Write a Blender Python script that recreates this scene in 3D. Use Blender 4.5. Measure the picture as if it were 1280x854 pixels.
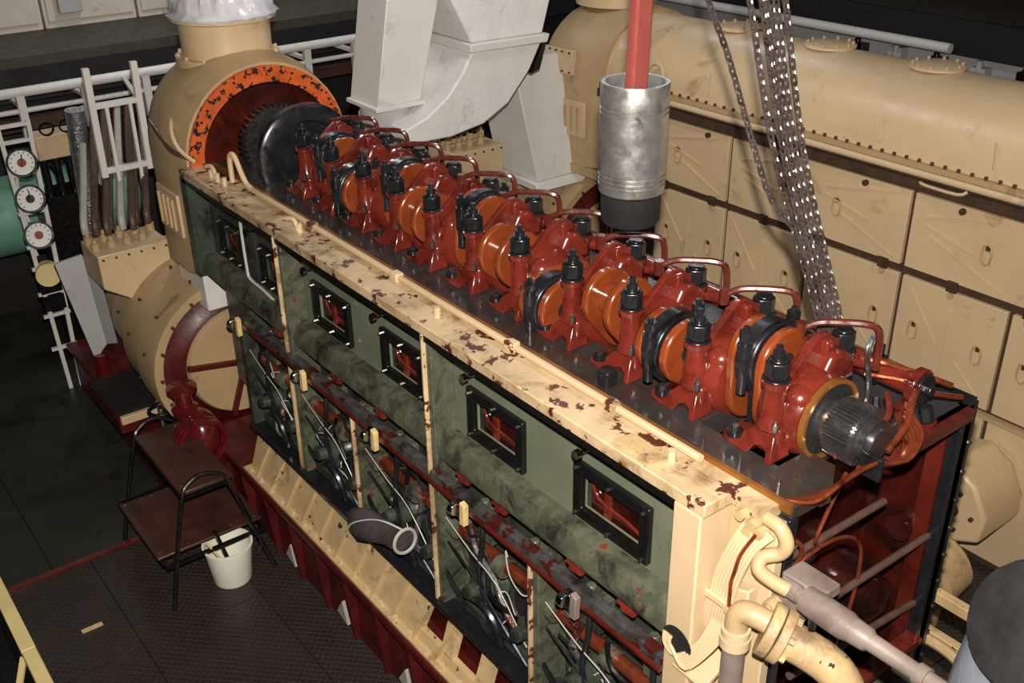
import bpy, math, random
from mathutils import Vector, Matrix
random.seed(7)
for o in list(bpy.data.objects): bpy.data.objects.remove(o)
S = bpy.context.scene
COL = S.collection
PI = math.pi

# ------------------------------------------------------------------ camera
YAW, PITCH, ROLL, FPX = math.radians(143.0392), math.radians(27.6541), math.radians(-.9035), 1313.38
CAM = Vector((0, 0, 4.0))
fw = Vector((math.cos(PITCH)*math.cos(YAW), math.cos(PITCH)*math.sin(YAW), -math.sin(PITCH)))
rt = Vector((math.sin(YAW), -math.cos(YAW), 0)); up = rt.cross(fw)
r2 = rt*math.cos(ROLL) + up*math.sin(ROLL); u2 = up*math.cos(ROLL) - rt*math.sin(ROLL)
cd = bpy.data.cameras.new('camera'); cam = bpy.data.objects.new('camera', cd); COL.objects.link(cam)
cd.sensor_width = 36; cd.lens = FPX/1280*36; cd.clip_start = .05
cam.matrix_world = Matrix(((r2.x, u2.x, -fw.x, CAM.x), (r2.y, u2.y, -fw.y, CAM.y), (r2.z, u2.z, -fw.z, CAM.z), (0, 0, 0, 1)))
S.camera = cam

# ------------------------------------------------------------------ light
W = bpy.data.worlds.new('engine_room_air'); S.world = W; W.use_nodes = True
W.node_tree.nodes['Background'].inputs[0].default_value = (.9, .93, 1, 1)
W.node_tree.nodes['Background'].inputs[1].default_value = .022
def lamp(name, kind, loc, energy, col, **k):
    l = bpy.data.lights.new(name, kind); l.energy = energy; l.color = col
    o = bpy.data.objects.new(name, l); COL.objects.link(o); o.location = loc
    for a, b in k.items(): setattr(l, a, b)
    return o
# the photographer's flash, mounted a hand's breadth above the lens
fl = lamp('camera_flash', 'SPOT', CAM + u2*.20 + r2*.02, 1400, (1, .92, .82), shadow_soft_size=.028, spot_size=math.radians(100), spot_blend=.9)
fl.rotation_euler = cam.matrix_world.to_euler()
# two rows of deck-head lamps
for x, y, e in ((-8.2, 3.4, 45), (-4.6, 3.7, 26), (-1.2, 5.6, 10), (-6.5, 6.6, 20)):
    a = lamp('deckhead_lamp_light', 'AREA', (x, y, 5.05), e, (.95, .97, 1), shape='RECTANGLE', size=1.3, size_y=.3)
S.view_settings.view_transform = 'Standard'; S.view_settings.look = 'None'
S.view_settings.gamma = 1; S.view_settings.use_curve_mapping = False; S.view_settings.exposure = 0.0

# ------------------------------------------------------------------ materials
MATS = {}
def srgb(r, g, b):
    f = lambda c: (c/255/12.92) if c/255 <= .04045 else ((c/255+.055)/1.055)**2.4
    return (f(r), f(g), f(b), 1)
def mat(name, col, rough=.5, metal=0, var=.25, vscale=6, chip=None, chip_at=.66, chip_scale=30, dirt=None, dirt_at=.55, dirt_scale=3.5,
        bump=.0, bscale=60, coat=0, rvar=.15, spec=.5):
    m = bpy.data.materials.new(name); m.use_nodes = True; MATS[name] = m
    nt = m.node_tree; N = nt.nodes; L = nt.links; b = N['Principled BSDF']
    b.inputs['Metallic'].default_value = metal; b.inputs['Coat Weight'].default_value = coat
    b.inputs['Coat Roughness'].default_value = .12; b.inputs['Specular IOR Level'].default_value = spec
    tc = N.new('ShaderNodeTexCoord'); oi = N.new('ShaderNodeObjectInfo')
    add = N.new('ShaderNodeVectorMath'); add.operation = 'ADD'
    L.new(tc.outputs['Object'], add.inputs[0]); L.new(oi.outputs['Location'], add.inputs[1]); vec = add.outputs[0]
    def noise(sc, det=5, ro=.6, dist=0):
        n = N.new('ShaderNodeTexNoise'); n.inputs['Scale'].default_value = sc; n.inputs['Detail'].default_value = det
        n.inputs['Roughness'].default_value = ro; n.inputs['Distortion'].default_value = dist; L.new(vec, n.inputs['Vector']); return n
    def ramp(src, a, bb, c0=(0, 0, 0, 1), c1=(1, 1, 1, 1)):
        r = N.new('ShaderNodeValToRGB'); r.color_ramp.elements[0].position = a; r.color_ramp.elements[1].position = bb
        r.color_ramp.elements[0].color = c0; r.color_ramp.elements[1].color = c1; L.new(src, r.inputs[0]); return r.outputs[0]
    def mix(fac, c0, c1):
        x = N.new('ShaderNodeMix'); x.data_type = 'RGBA'; L.new(fac, x.inputs[0])
        for i, c in ((6, c0), (7, c1)):
            if isinstance(c, tuple): x.inputs[i].default_value = c
            else: L.new(c, x.inputs[i])
        return x.outputs[2]
    nv = noise(vscale)
    dk = tuple(c*(1-var) for c in col[:3]) + (1,); lt = tuple(min(1, c*(1+var*.5)) for c in col[:3]) + (1,)
    out = ramp(nv.outputs[0], .32, .68, dk, lt)
    if dirt:
        out = mix(ramp(noise(dirt_scale, 7, .68, .6).outputs[0], dirt_at, dirt_at+.16), out, dirt)
    if chip:
        out = mix(ramp(noise(chip_scale, 4, .6).outputs[0], chip_at, chip_at+.025), out, chip)
    L.new(out, b.inputs['Base Color'])
    rn = ramp(noise(vscale*2.3).outputs[0], .3, .7, (max(.03, rough-rvar),)*3+(1,), (min(1, rough+rvar),)*3+(1,))
    L.new(rn, b.inputs['Roughness'])
    if bump:
        bp = N.new('ShaderNodeBump'); bp.inputs['Strength'].default_value = bump; bp.inputs['Distance'].default_value = .01
        L.new(noise(bscale, 3).outputs[0], bp.inputs['Height']); L.new(bp.outputs[0], b.inputs['Normal'])
    return m
BROWN = srgb(78, 38, 26); GRIME = srgb(60, 46, 32)
mat('cream', srgb(200, 175, 139), .38, var=.10, vscale=2.2, chip=GRIME, chip_at=.735, chip_scale=22, dirt=srgb(150, 118, 78), dirt_at=.6, bump=.04)
mat('cream_worn', srgb(198, 173, 136), .45, var=.25, vscale=5, chip=BROWN, chip_at=.57, chip_scale=15, dirt=srgb(128, 98, 64), dirt_at=.47, bump=.15)
mat('cream_skirt', srgb(196, 170, 126), .45, var=.2, vscale=6, chip=srgb(52, 38, 28), chip_at=.665, chip_scale=17, dirt=srgb(140, 112, 76), dirt_at=.54, dirt_scale=6, bump=.1)
mat('cream_dirty', srgb(186, 158, 116), .5, var=.25, vscale=7, chip=srgb(45, 36, 28), chip_at=.66, chip_scale=26, dirt=srgb(118, 98, 74), dirt_at=.5, bump=.2)
mat('cream_dull', srgb(176, 150, 112), .5, var=.12, vscale=3, chip=GRIME, chip_at=.72, chip_scale=20, dirt=srgb(118, 98, 72), dirt_at=.58, bump=.05)
mat('seam_brown', srgb(66, 46, 30), .7, var=.4, vscale=20)
mat('red_oily', srgb(104, 37, 27), .20, var=.35, vscale=9, dirt=srgb(60, 16, 12), dirt_at=.52, dirt_scale=7, coat=.6, bump=.10, bscale=25, rvar=.1)
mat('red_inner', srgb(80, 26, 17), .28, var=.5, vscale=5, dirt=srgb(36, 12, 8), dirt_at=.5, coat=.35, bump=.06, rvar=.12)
mat('orange_oily', srgb(122, 56, 26), .22, var=.25, vscale=7, dirt=srgb(100, 38, 18), dirt_at=.54, dirt_scale=6, coat=.5, bump=.05, rvar=.1)
mat('orange_rim', srgb(205, 92, 40), .4, var=.3, vscale=12, chip=srgb(40, 34, 34), chip_at=.555, chip_scale=24)
mat('red_dark', srgb(58, 15, 10), .26, var=.5, vscale=6, dirt=srgb(22, 9, 7), dirt_at=.47, dirt_scale=3, coat=.35, bump=.05)
mat('maroon_paint', srgb(80, 18, 18), .42, var=.35, vscale=5, dirt=srgb(46, 12, 12), dirt_at=.52, bump=.06)
mat('maroon_gloss', srgb(92, 22, 24), .2, var=.25, vscale=8, dirt=srgb(60, 10, 12), dirt_at=.55, coat=.4)
mat('deck_oily', srgb(52, 50, 50), .26, var=.35, vscale=7, dirt=srgb(56, 40, 32), dirt_at=.5, dirt_scale=3, coat=.3, bump=.08, bscale=40)
mat('black_steel', srgb(30, 32, 36), .28, metal=.25, var=.3, vscale=20, rvar=.1, coat=.2)
mat('black_paint', srgb(16, 16, 17), .3, var=.3, vscale=14, rvar=.12)
mat('soot_shade_black', srgb(9, 9, 9), .85, var=.4, vscale=20)  # soot and mat black; also paints the shade inside holes
mat('steel', srgb(150, 150, 152), .26, metal=.95, var=.25, vscale=14, dirt=srgb(60, 56, 52), dirt_at=.58, rvar=.1)
mat('steel_dark', srgb(70, 72, 78), .28, metal=.8, var=.3, vscale=12, dirt=srgb(30, 28, 28), dirt_at=.52, rvar=.1)
mat('alloy', srgb(186, 186, 184), .34, metal=.85, var=.15, vscale=9, dirt=srgb(120, 118, 116), dirt_at=.54, dirt_scale=9, chip=srgb(70, 68, 66), chip_at=.73, chip_scale=16, rvar=.12)
mat('chrome', srgb(205, 205, 205), .16, metal=1, var=.1)
mat('chain_steel', srgb(88, 79, 77), .34, metal=.45, var=.3, vscale=30, dirt=srgb(60, 44, 38), dirt_at=.5, dirt_scale=12)
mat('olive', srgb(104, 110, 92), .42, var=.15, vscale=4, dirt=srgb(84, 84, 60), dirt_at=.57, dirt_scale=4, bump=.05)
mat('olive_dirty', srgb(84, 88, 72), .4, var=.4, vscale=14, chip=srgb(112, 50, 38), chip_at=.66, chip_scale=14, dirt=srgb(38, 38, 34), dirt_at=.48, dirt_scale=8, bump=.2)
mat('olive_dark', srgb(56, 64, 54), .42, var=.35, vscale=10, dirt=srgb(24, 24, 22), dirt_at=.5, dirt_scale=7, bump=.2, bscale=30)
mat('rail_mix', srgb(92, 90, 90), .35, metal=.4, var=.4, vscale=12, chip=srgb(84, 34, 28), chip_at=.56, chip_scale=11, dirt=srgb(34, 32, 32), dirt_at=.5, dirt_scale=6, bump=.2)
mat('copper', srgb(158, 78, 50), .26, metal=.7, var=.35, vscale=14, dirt=srgb(86, 26, 20), dirt_at=.52, dirt_scale=12)
mat('brown_pipe', srgb(82, 34, 26), .24, var=.35, vscale=16, coat=.4)
mat('gold', srgb(150, 98, 44), .35, metal=.5, var=.25)
mat('red_rod', srgb(132, 66, 60), .3, var=.14, vscale=8, dirt=srgb(150, 40, 38), dirt_at=.58, coat=.3)
mat('white_paint', srgb(214, 212, 208), .45, var=.06, vscale=3, dirt=srgb(166, 164, 160), dirt_at=.6, bump=.06)
mat('white_lagging', srgb(216, 215, 212), .6, var=.08, vscale=5, dirt=srgb(170, 168, 164), dirt_at=.58, bump=.35, bscale=26)
mat('bucket_plastic', srgb(238, 236, 222), .34, var=.04)
mat('gauge_face', srgb(226, 226, 222), .4, var=.04)
mat('gauge_red', srgb(140, 20, 20), .4, var=.1)
mat('grey_panel', srgb(176, 176, 178), .45, var=.12, vscale=3, dirt=srgb(110, 104, 100), dirt_at=.6)
mat('cabinet', srgb(206, 198, 184), .5, var=.12, vscale=3, dirt=srgb(120, 110, 98), dirt_at=.6)
mat('gallery_plate', srgb(62, 58, 50), .6, var=.3, vscale=8, bump=.2, bscale=90)
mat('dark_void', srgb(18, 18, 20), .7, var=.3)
mat('teal', srgb(112, 162, 140), .4, var=.15, vscale=3, dirt=srgb(80, 110, 96), dirt_at=.6)
mat('floor_dark', srgb(44, 46, 40), .42, var=.35, vscale=3, dirt=srgb(28, 24, 22), dirt_at=.5, dirt_scale=2, bump=.05)
mat('hose_brown', srgb(84, 62, 54), .5, var=.3, vscale=20)
mat('foil', srgb(190, 192, 200), .3, metal=.9, var=.3, vscale=30, bump=.8, bscale=45)
mat('plastic_wrap', srgb(216, 216, 222), .18, var=.2, vscale=9, bump=.6, bscale=16, coat=.6)
mat('wood_brown', srgb(72, 42, 34), .45, var=.35, vscale=5, dirt=srgb(44, 26, 22), dirt_at=.52)
mat('rubber', srgb(52, 52, 54), .6, var=.3, vscale=8)
mat('grey_cloth', srgb(150, 156, 170), .7, var=.2, vscale=6, bump=.3, bscale=20)
mat('grey_pipe', srgb(126, 113, 106), .5, var=.25, vscale=8, dirt=srgb(100, 86, 80), dirt_at=.52, chip=srgb(150, 80, 40), chip_at=.72, chip_scale=12, bump=.1)
mat('yellow_cream', srgb(224, 204, 142), .45, var=.1, vscale=4, chip=BROWN, chip_at=.72)
mat('wire', srgb(190, 190, 186), .4, var=.15)
mat('dark_cloth', srgb(74, 68, 70), .5, var=.4, vscale=8, bump=.6, bscale=14)
mat('wire_grey', srgb(168, 166, 158), .4, var=.1)
mat('red_tag', srgb(220, 30, 20), .4, var=.05)
mat('tag_cream', srgb(214, 186, 128), .4, var=.2, vscale=20, chip=srgb(120, 70, 40), chip_at=.64, chip_scale=30)
# checker plate: raised diamonds as fine relief
tp = mat('tread_plate', srgb(50, 42, 38), .40, var=.3, vscale=3, dirt=srgb(70, 30, 28), dirt_at=.62, dirt_scale=2)
nt = tp.node_tree; bs = nt.nodes['Principled BSDF']; tc = nt.nodes.new('ShaderNodeTexCoord'); geo = nt.nodes.new('ShaderNodeNewGeometry')
mp = nt.nodes.new('ShaderNodeMapping'); mp.inputs['Rotation'].default_value = (0, 0, math.radians(45)); mp.inputs['Scale'].default_value = (31, 31, 31)
ck = nt.nodes.new('ShaderNodeTexBrick'); ck.inputs['Scale'].default_value = 1.0; ck.inputs['Mortar Size'].default_value = .16; ck.inputs['Mortar Smooth'].default_value = .6
ck.inputs['Brick Width'].default_value = 1.0; ck.inputs['Row Height'].default_value = 1.0; ck.offset = 0
nt.links.new(geo.outputs['Position'], mp.inputs[0]); nt.links.new(mp.outputs[0], ck.inputs[0])
bp = nt.nodes.new('ShaderNodeBump'); bp.inputs['Strength'].default_value = 1.0; bp.inputs['Distance'].default_value = .03
nt.links.new(ck.outputs['Fac'], bp.inputs['Height']); nt.links.new(bp.outputs[0], bs.inputs['Normal'])

mx = nt.nodes.new('ShaderNodeMix'); mx.data_type = 'RGBA'; src = bs.inputs['Base Color'].links[0].from_socket
nt.links.new(ck.outputs['Fac'], mx.inputs[0]); nt.links.new(src, mx.inputs[6]); mx.inputs[7].default_value = srgb(68, 62, 58)
nt.links.new(mx.outputs[2], bs.inputs['Base Color'])

# ------------------------------------------------------------------ mesh helpers
def V(*a): return Vector(a)
def frame_of(d):
    d = Vector(d).normalized(); a = Vector((0, 0, 1)) if abs(d.z) < .9 else Vector((1, 0, 0))
    x = a.cross(d).normalized(); return x, d.cross(x), d
class MB:
    def __init__(s): s.v = []; s.f = []
    def _add(s, vs, fs):
        b = len(s.v); s.v += [tuple(v) for v in vs]; s.f += [tuple(b+i for i in f) for f in fs]; return s
    def box(s, x0, x1, y0, y1, z0, z1):
        return s._add([(x, y, z) for z in (z0, z1) for y in (y0, y1) for x in (x0, x1)],
                      [(0, 2, 3, 1), (4, 5, 7, 6), (0, 1, 5, 4), (2, 6, 7, 3), (0, 4, 6, 2), (1, 3, 7, 5)])
    def hexa(s, lo, hi):   # two quads, same winding
        return s._add(list(lo)+list(hi), [(3, 2, 1, 0), (4, 5, 6, 7)] + [(i, (i+1) % 4, (i+1) % 4+4, i+4) for i in range(4)])
    def bar(s, p0, p1, w, h, upv=(0, 0, 1)):
        p0 = Vector(p0); p1 = Vector(p1); d = (p1-p0).normalized(); x = d.cross(Vector(upv))
        if x.length < 1e-4: x = d.cross(Vector((1, 0, 0)))
        x.normalize(); y = x.cross(d)
        q = lambda p: [p-x*w/2-y*h/2, p+x*w/2-y*h/2, p+x*w/2+y*h/2, p-x*w/2+y*h/2]
        return s.hexa(q(p0), q(p1))
    def cyl(s, p0, p1, r0, r1=None, n=16, rot=0):
        r1 = r0 if r1 is None else r1; p0 = Vector(p0); p1 = Vector(p1); x, y, d = frame_of(p1-p0)
        c = [(math.cos(rot+2*PI*i/n), math.sin(rot+2*PI*i/n)) for i in range(n)]
        return s._add([p0+(x*a+y*b)*r0 for a, b in c]+[p1+(x*a+y*b)*r1 for a, b in c],
                      [tuple(range(n-1, -1, -1)), tuple(range(n, 2*n))]+[(i, (i+1) % n, n+(i+1) % n, n+i) for i in range(n)])
    def ring(s, p0, p1, ro, ri, n=24, a0=0, a1=2*PI):
        p0 = Vector(p0); p1 = Vector(p1); x, y, d = frame_of(p1-p0); full = a1-a0 > 2*PI-.01; m = n if full else n+1
        c = [(math.cos(a0+(a1-a0)*i/n), math.sin(a0+(a1-a0)*i/n)) for i in range(m)]
        vs = []
        for a, b in c:
            e = x*a+y*b; vs += [p0+e*ro, p1+e*ro, p1+e*ri, p0+e*ri]
        fs = []
        for i in range(n):
            j = (i+1) % m
            for k in range(4): fs.append((4*i+k, 4*j+k, 4*j+(k+1) % 4, 4*i+(k+1) % 4))
        if not full: fs += [(3, 2, 1, 0), (4*n, 4*n+1, 4*n+2, 4*n+3)]
        return s._add(vs, fs)
    def lathe(s, prof, p0, d=(0, 0, 1), n=24, a0=0, a1=2*PI):
        p0 = Vector(p0); x, y, d = frame_of(d); full = a1-a0 > 2*PI-.01; m = n if full else n+1; k = len(prof)
        vs = []
        for i in range(m):
            a = a0+(a1-a0)*i/n; e = x*math.cos(a)+y*math.sin(a)
            vs += [p0+e*r+d*h for r, h in prof]
        fs = [(k*i+q, k*((i+1) % m)+q, k*((i+1) % m)+q+1, k*i+q+1) for i in range(n) for q in range(k-1)]
        if full:
            if prof[0][0] > 1e-5: fs.append(tuple(k*i for i in range(m-1, -1, -1)))
            if prof[-1][0] > 1e-5: fs.append(tuple(k*i+k-1 for i in range(m)))
        return s._add(vs, fs)
    def prism(s, poly, axis, a, b):
        n = len(poly)
        pt = {'x': lambda p, t: (t, p[0], p[1]), 'y': lambda p, t: (p[0], t, p[1]), 'z': lambda p, t: (p[0], p[1], t)}[axis]
        return s._add([pt(p, a) for p in poly]+[pt(p, b) for p in poly],
                      [tuple(range(n-1, -1, -1)), tuple(range(n, 2*n))]+[(i, (i+1) % n, n+(i+1) % n, n+i) for i in range(n)])
    def tube(s, path, r, n=8, smooth=3, closed=False):
        P = [Vector(p) for p in path]
        if smooth and len(P) > 2:
            Q = []; m = len(P); rng = range(m) if closed else range(m-1)
            for i in rng:
                p0 = P[(i-1) % m] if closed or i > 0 else P[0]; p1 = P[i]; p2 = P[(i+1) % m]; p3 = P[(i+2) % m] if closed or i+2 < m else P[-1]
                for t in range(smooth):
                    u = t/smooth; Q.append(.5*((2*p1)+(p2-p0)*u+(2*p0-5*p1+4*p2-p3)*u*u+(3*p1-p0-3*p2+p3)*u**3))
            if not closed: Q.append(P[-1])
            P = Q
        m = len(P); vs = []; px = None
        for i in range(m):
            d = (P[(i+1) % m]-P[i-1]) if closed else (P[min(i+1, m-1)]-P[max(i-1, 0)])
            d.normalize()
            if px is None: x, y, _ = frame_of(d)
            else:
                x = px-d*px.dot(d); x.normalize(); y = d.cross(x)
            px = x
            rr = r[min(i*len(r)//m, len(r)-1)] if isinstance(r, (list, tuple)) else r
            vs += [P[i]+(x*math.cos(2*PI*k/n)+y*math.sin(2*PI*k/n))*rr for k in range(n)]
        fs = []
        for i in range(m if closed else m-1):
            j = (i+1) % m
            fs += [(n*i+k, n*i+(k+1) % n, n*j+(k+1) % n, n*j+k) for k in range(n)]
        if not closed: fs += [tuple(range(n-1, -1, -1)), tuple(n*(m-1)+k for k in range(n))]
        return s._add(vs, fs)
    def ball(s, c, r, sc=(1, 1, 1), nu=14, nv=8):
        c = Vector(c); vs = []; fs = []
        for j in range(nv+1):
            t = PI*j/nv
            for i in range(nu):
                a = 2*PI*i/nu; vs.append(c+Vector((r*sc[0]*math.sin(t)*math.cos(a), r*sc[1]*math.sin(t)*math.sin(a), r*sc[2]*math.cos(t))))
        for j in range(nv):
            for i in range(nu): fs.append((nu*j+i, nu*(j+1)+i, nu*(j+1)+(i+1) % nu, nu*j+(i+1) % nu))
        return s._add(vs, fs)
    def frame_y(s, x0, x1, z0, z1, ix0, ix1, iz0, iz1, y0, y1):   # plate in the XZ plane with a rectangular hole
        o = [(x0, z0), (x1, z0), (x1, z1), (x0, z1)]; i = [(ix0, iz0), (ix1, iz0), (ix1, iz1), (ix0, iz1)]
        vs = [(p[0], y, p[1]) for y in (y0, y1) for p in o+i]; fs = []
        for k in range(4):
            j = (k+1) % 4
            fs += [(k, j, 4+j, 4+k), (8+k, 12+k, 12+j, 8+j), (k, 8+k, 8+j, j), (4+k, 4+j, 12+j, 12+k)]
        return s._add(vs, fs)
    def mesh(s, name, m, org=(0, 0, 0), smooth=40):
        me = bpy.data.meshes.new(name); o = Vector(org)
        me.from_pydata([tuple(Vector(v)-o) for v in s.v], [], s.f); me.materials.append(MATS[m])
        import bmesh
        bm = bmesh.new(); bm.from_mesh(me); bmesh.ops.recalc_face_normals(bm, faces=bm.faces); bm.to_mesh(me); bm.free()
        if smooth:
            for p in me.polygons: p.use_smooth = True
            me.set_sharp_from_angle(angle=math.radians(smooth))
        me.update(); return me
    def build(s, name, m, parent=None, smooth=40, bevel=0):
        if parent is not None: org = wloc(parent)
        else:
            lo = [min(v[i] for v in s.v) for i in range(3)]; hi = [max(v[i] for v in s.v) for i in range(3)]
            org = Vector(((lo[0]+hi[0])/2, (lo[1]+hi[1])/2, lo[2]))
        o = bpy.data.objects.new(name, s.mesh(name, m, org, smooth)); COL.objects.link(o)
        if parent is not None: o.parent = parent
        else: o.location = org
        if bevel:
            b = o.modifiers.new('edge', 'BEVEL'); b.width = bevel; b.segments = 2; b.limit_method = 'ANGLE'; b.angle_limit = .7
        return o
def wloc(o):
    p = Vector(o.location)
    while o.parent: o = o.parent; p = p + Vector(o.location)
    return p
def tag(o, label, cat, group=None):
    o['label'] = label; o['category'] = cat
    if group: o['group'] = group
    return o
def struct(o): o['kind'] = 'structure'; return o
def thing(name, label, cat, loc, group=None):
    o = bpy.data.objects.new(name, None); COL.objects.link(o); o.location = loc; o.empty_display_size = .1; return tag(o, label, cat, group)
def dup(root, loc, label=None, skip=()):
    r = root.copy(); COL.objects.link(r); r.location = loc
    if label: r['label'] = label
    for ch in list(root.children):
        if ch.name.split('.')[0] in skip: continue
        c = ch.copy(); COL.objects.link(c); c.parent = r
        for g in list(ch.children):
            d = g.copy(); COL.objects.link(d); d.parent = c
    return r
ORD = ['first', 'second', 'third', 'fourth', 'fifth', 'sixth', 'seventh', 'eighth', 'ninth', 'tenth', 'eleventh', 'twelfth']

# ================================================================== THE ROOM
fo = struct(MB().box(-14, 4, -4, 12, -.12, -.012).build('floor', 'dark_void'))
k = 0
for x0, x1 in ((-13, -10.5), (-10.5, -7.75), (-7.75, -6.6), (-6.6, -5.46)):
    for y0, y1 in ((-3, -.2), (-.2, .75), (.75, 3.2), (3.2, 5.6)):
        MB().box(x0+.004, x1-.004, y0+.004, y1-.004, -.012, 0).build('floor_plate', 'floor_dark', fo, 0)
for x0, x1 in ((-5.46, -4.55), (-4.55, -3.3), (-3.3, -1.9), (-1.9, 1)):
    for y0, y1 in ((-3, .95), (.95, 1.62), (1.62, 3.2), (3.2, 6)):
        MB().box(x0+.003, x1-.003, y0+.003, y1-.003, -.012, 0).build('checker_plate', 'tread_plate', fo, 0)
struct(MB().box(-5.475, -5.445, .30, 1.25, .001, .018).build('trim_1', 'maroon_gloss'))
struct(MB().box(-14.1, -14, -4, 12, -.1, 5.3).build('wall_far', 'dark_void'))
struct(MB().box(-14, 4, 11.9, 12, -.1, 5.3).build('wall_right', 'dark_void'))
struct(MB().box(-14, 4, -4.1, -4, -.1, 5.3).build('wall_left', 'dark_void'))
struct(MB().box(-14, 4, -4, 12, 5.3, 5.4).build('ceiling', 'grey_panel'))
# gallery round two sides
g = struct(MB().box(-12, -9, -2, 11.8, 2.12, 2.2).box(-9, 3, 8.75, 11.8, 2.12, 2.2).build('floor_gallery', 'gallery_plate', None, 0))
struct(MB().box(-9.02, -8.98, -2, 8.7, 1.86, 2.12).build('trim_2', 'dark_void'))
struct(MB().box(-9, 3, 8.72, 8.76, 1.90, 2.2).build('trim_3', 'dark_void'))
struct(MB().box(-9.4, 3, 8.9, 9.0, 0, 1.9).build('wall_bulkhead', 'grey_panel'))
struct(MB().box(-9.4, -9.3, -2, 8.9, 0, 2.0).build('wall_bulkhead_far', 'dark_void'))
# deckhead lamps
for i, (x, y) in enumerate(((-8.2, 3.4), (-4.6, 3.7), (-1.2, 5.6), (-6.5, 6.6))):
    t = thing('ceiling_lamp', 'long white lamp fixed to the ceiling of the engine room', 'lamp', (x, y, 5.1), 'ceiling lamps above the engines')
    MB().box(x-.68, x+.68, y-.17, y+.17, 5.1, 5.3).build('lamp_body', 'white_paint', t)

# ================================================================== OPENED DIESEL ENGINE (block)
XE, XN = -5.52, -1.46            # far and near ends
DZ, YF = 2.18, 1.90              # deck height, front face
AXY, AXZ = 2.42, 2.28            # crank axis
EN = thing('diesel_engine', 'long opened diesel engine with cream frame, green panels and exposed crank deck', 'engine', (-3.4, 2.46, 0))
b = MB().box(-5.6, -1.35, 1.885, 2.97, 0, .46)
b.build('base_frame', 'maroon_paint', EN)
MB().box(-7.55, -5.6, 1.56, 2.9, 0, .36).box(-7.55, -5.6, 1.52, 2.9, .36, .40).build('base_extension', 'maroon_paint', EN, bevel=.006)
MB().box(-5.6, -1.35, 1.80, 2.97, .455, .50).box(-5.6, -1.35, 1.83, 1.90, .43, .455).build('base_flange', 'maroon_paint', EN, bevel=.006)
x = -5.45
rib = None
while x < -1.4:
    me = rib.data if rib else None
    if rib is None:
        rib = MB().prism([(1.815, .45), (1.90, .45), (1.90, 0), (1.86, 0)], 'x', x-.012, x+.012).build('base_rib', 'maroon_paint', EN); x0r = x
    else:
        o = rib.copy(); COL.objects.link(o); o.location = Vector(rib.location)+Vector((x-x0r, 0, 0))
    x += .31
for i, x in enumerate((-4.66, -4.05, -3.42)):     # pale triangles painting light reflections in the base pockets
    MB().prism([(x-.05, .06), (x+.06, .03), (x+.02, .17)], 'y', 1.865, 1.884).build('lug_or_glint', 'wire_grey', EN)
# cream skirt with stiffeners
def skirt(x0, x1, z0=.50, z1=.77):
    y = lambda z: 1.85+(z-.50)/.27*.09
    return [(x0, y(z0), z0), (x1, y(z0), z0), (x1, y(z0)+.03, z0), (x0, y(z0)+.03, z0)], [(x0, y(z1), z1), (x1, y(z1), z1), (x1, y(z1)+.03, z1), (x0, y(z1)+.03, z1)]
b = MB(); b.hexa(*skirt(-5.02, -3.22))
hx = [(-3.22, -3.06), (-2.97, -2.80), (-2.71, -2.54), (-2.44, -2.27), (-2.17, -2.0), (-1.9, -1.76)]
b.hexa(*skirt(-3.22, -1.62, .50, .565))
for i, (a, c) in enumerate(hx):
    nx = hx[i+1][0] if i+1 < len(hx) else -1.62
    b.hexa(*skirt(c, nx, .56, .77))
b.build('skirt_plate', 'cream_skirt', EN)
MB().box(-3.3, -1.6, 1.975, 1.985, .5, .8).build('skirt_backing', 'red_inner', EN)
MB().box(-5.05, -1.6, 1.815, 1.90, .50, .513).build('skirt_flange', 'cream_skirt', EN)
for i in range(11):
    x = -4.92+i*.185
    MB().hexa([(x, 1.83, .515), (x+.012, 1.83, .515), (x+.012, 1.90, .515), (x, 1.90, .515)], [(x+.07, 1.925, .76), (x+.082, 1.925, .76), (x+.082, 1.95, .76), (x+.07, 1.95, .76)]).build('gusset', 'cream_skirt', EN)
bolt = None
for i in range(26):
    x = -4.98+i*.132
    if bolt is None: bolt = MB().cyl((x, 1.835, .513), (x, 1.835, .537), .015, n=6).build('flange_bolt', 'cream', EN); bx0 = x
    else:
        o = bolt.copy(); COL.objects.link(o); o.location = Vector(bolt.location)+Vector((x-bx0, 0, 0))
# sill, front members
MB().box(-5.04, -1.72, 1.885, 2.2, .765, .80).build('sill', 'black_steel', EN, bevel=.005)
MB().box(-5.56, -1.62, 1.90, 2.02, 2.135, 2.18).build('ledge', 'cream_worn', EN, bevel=.004)
MB().box(-5.2, -1.50, 2.02, 2.09, 2.135, 2.176).build('ledge_inner', 'cream_worn', EN)
MB().box(XE, XN, 2.078, 2.092, 2.16, 2.192).build('ledge_edge', 'gold', EN)
MB().box(-5.55, -1.74, 1.905, 1.935, 2.105, 2.135).build('seal_strip', 'black_paint', EN)
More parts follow.
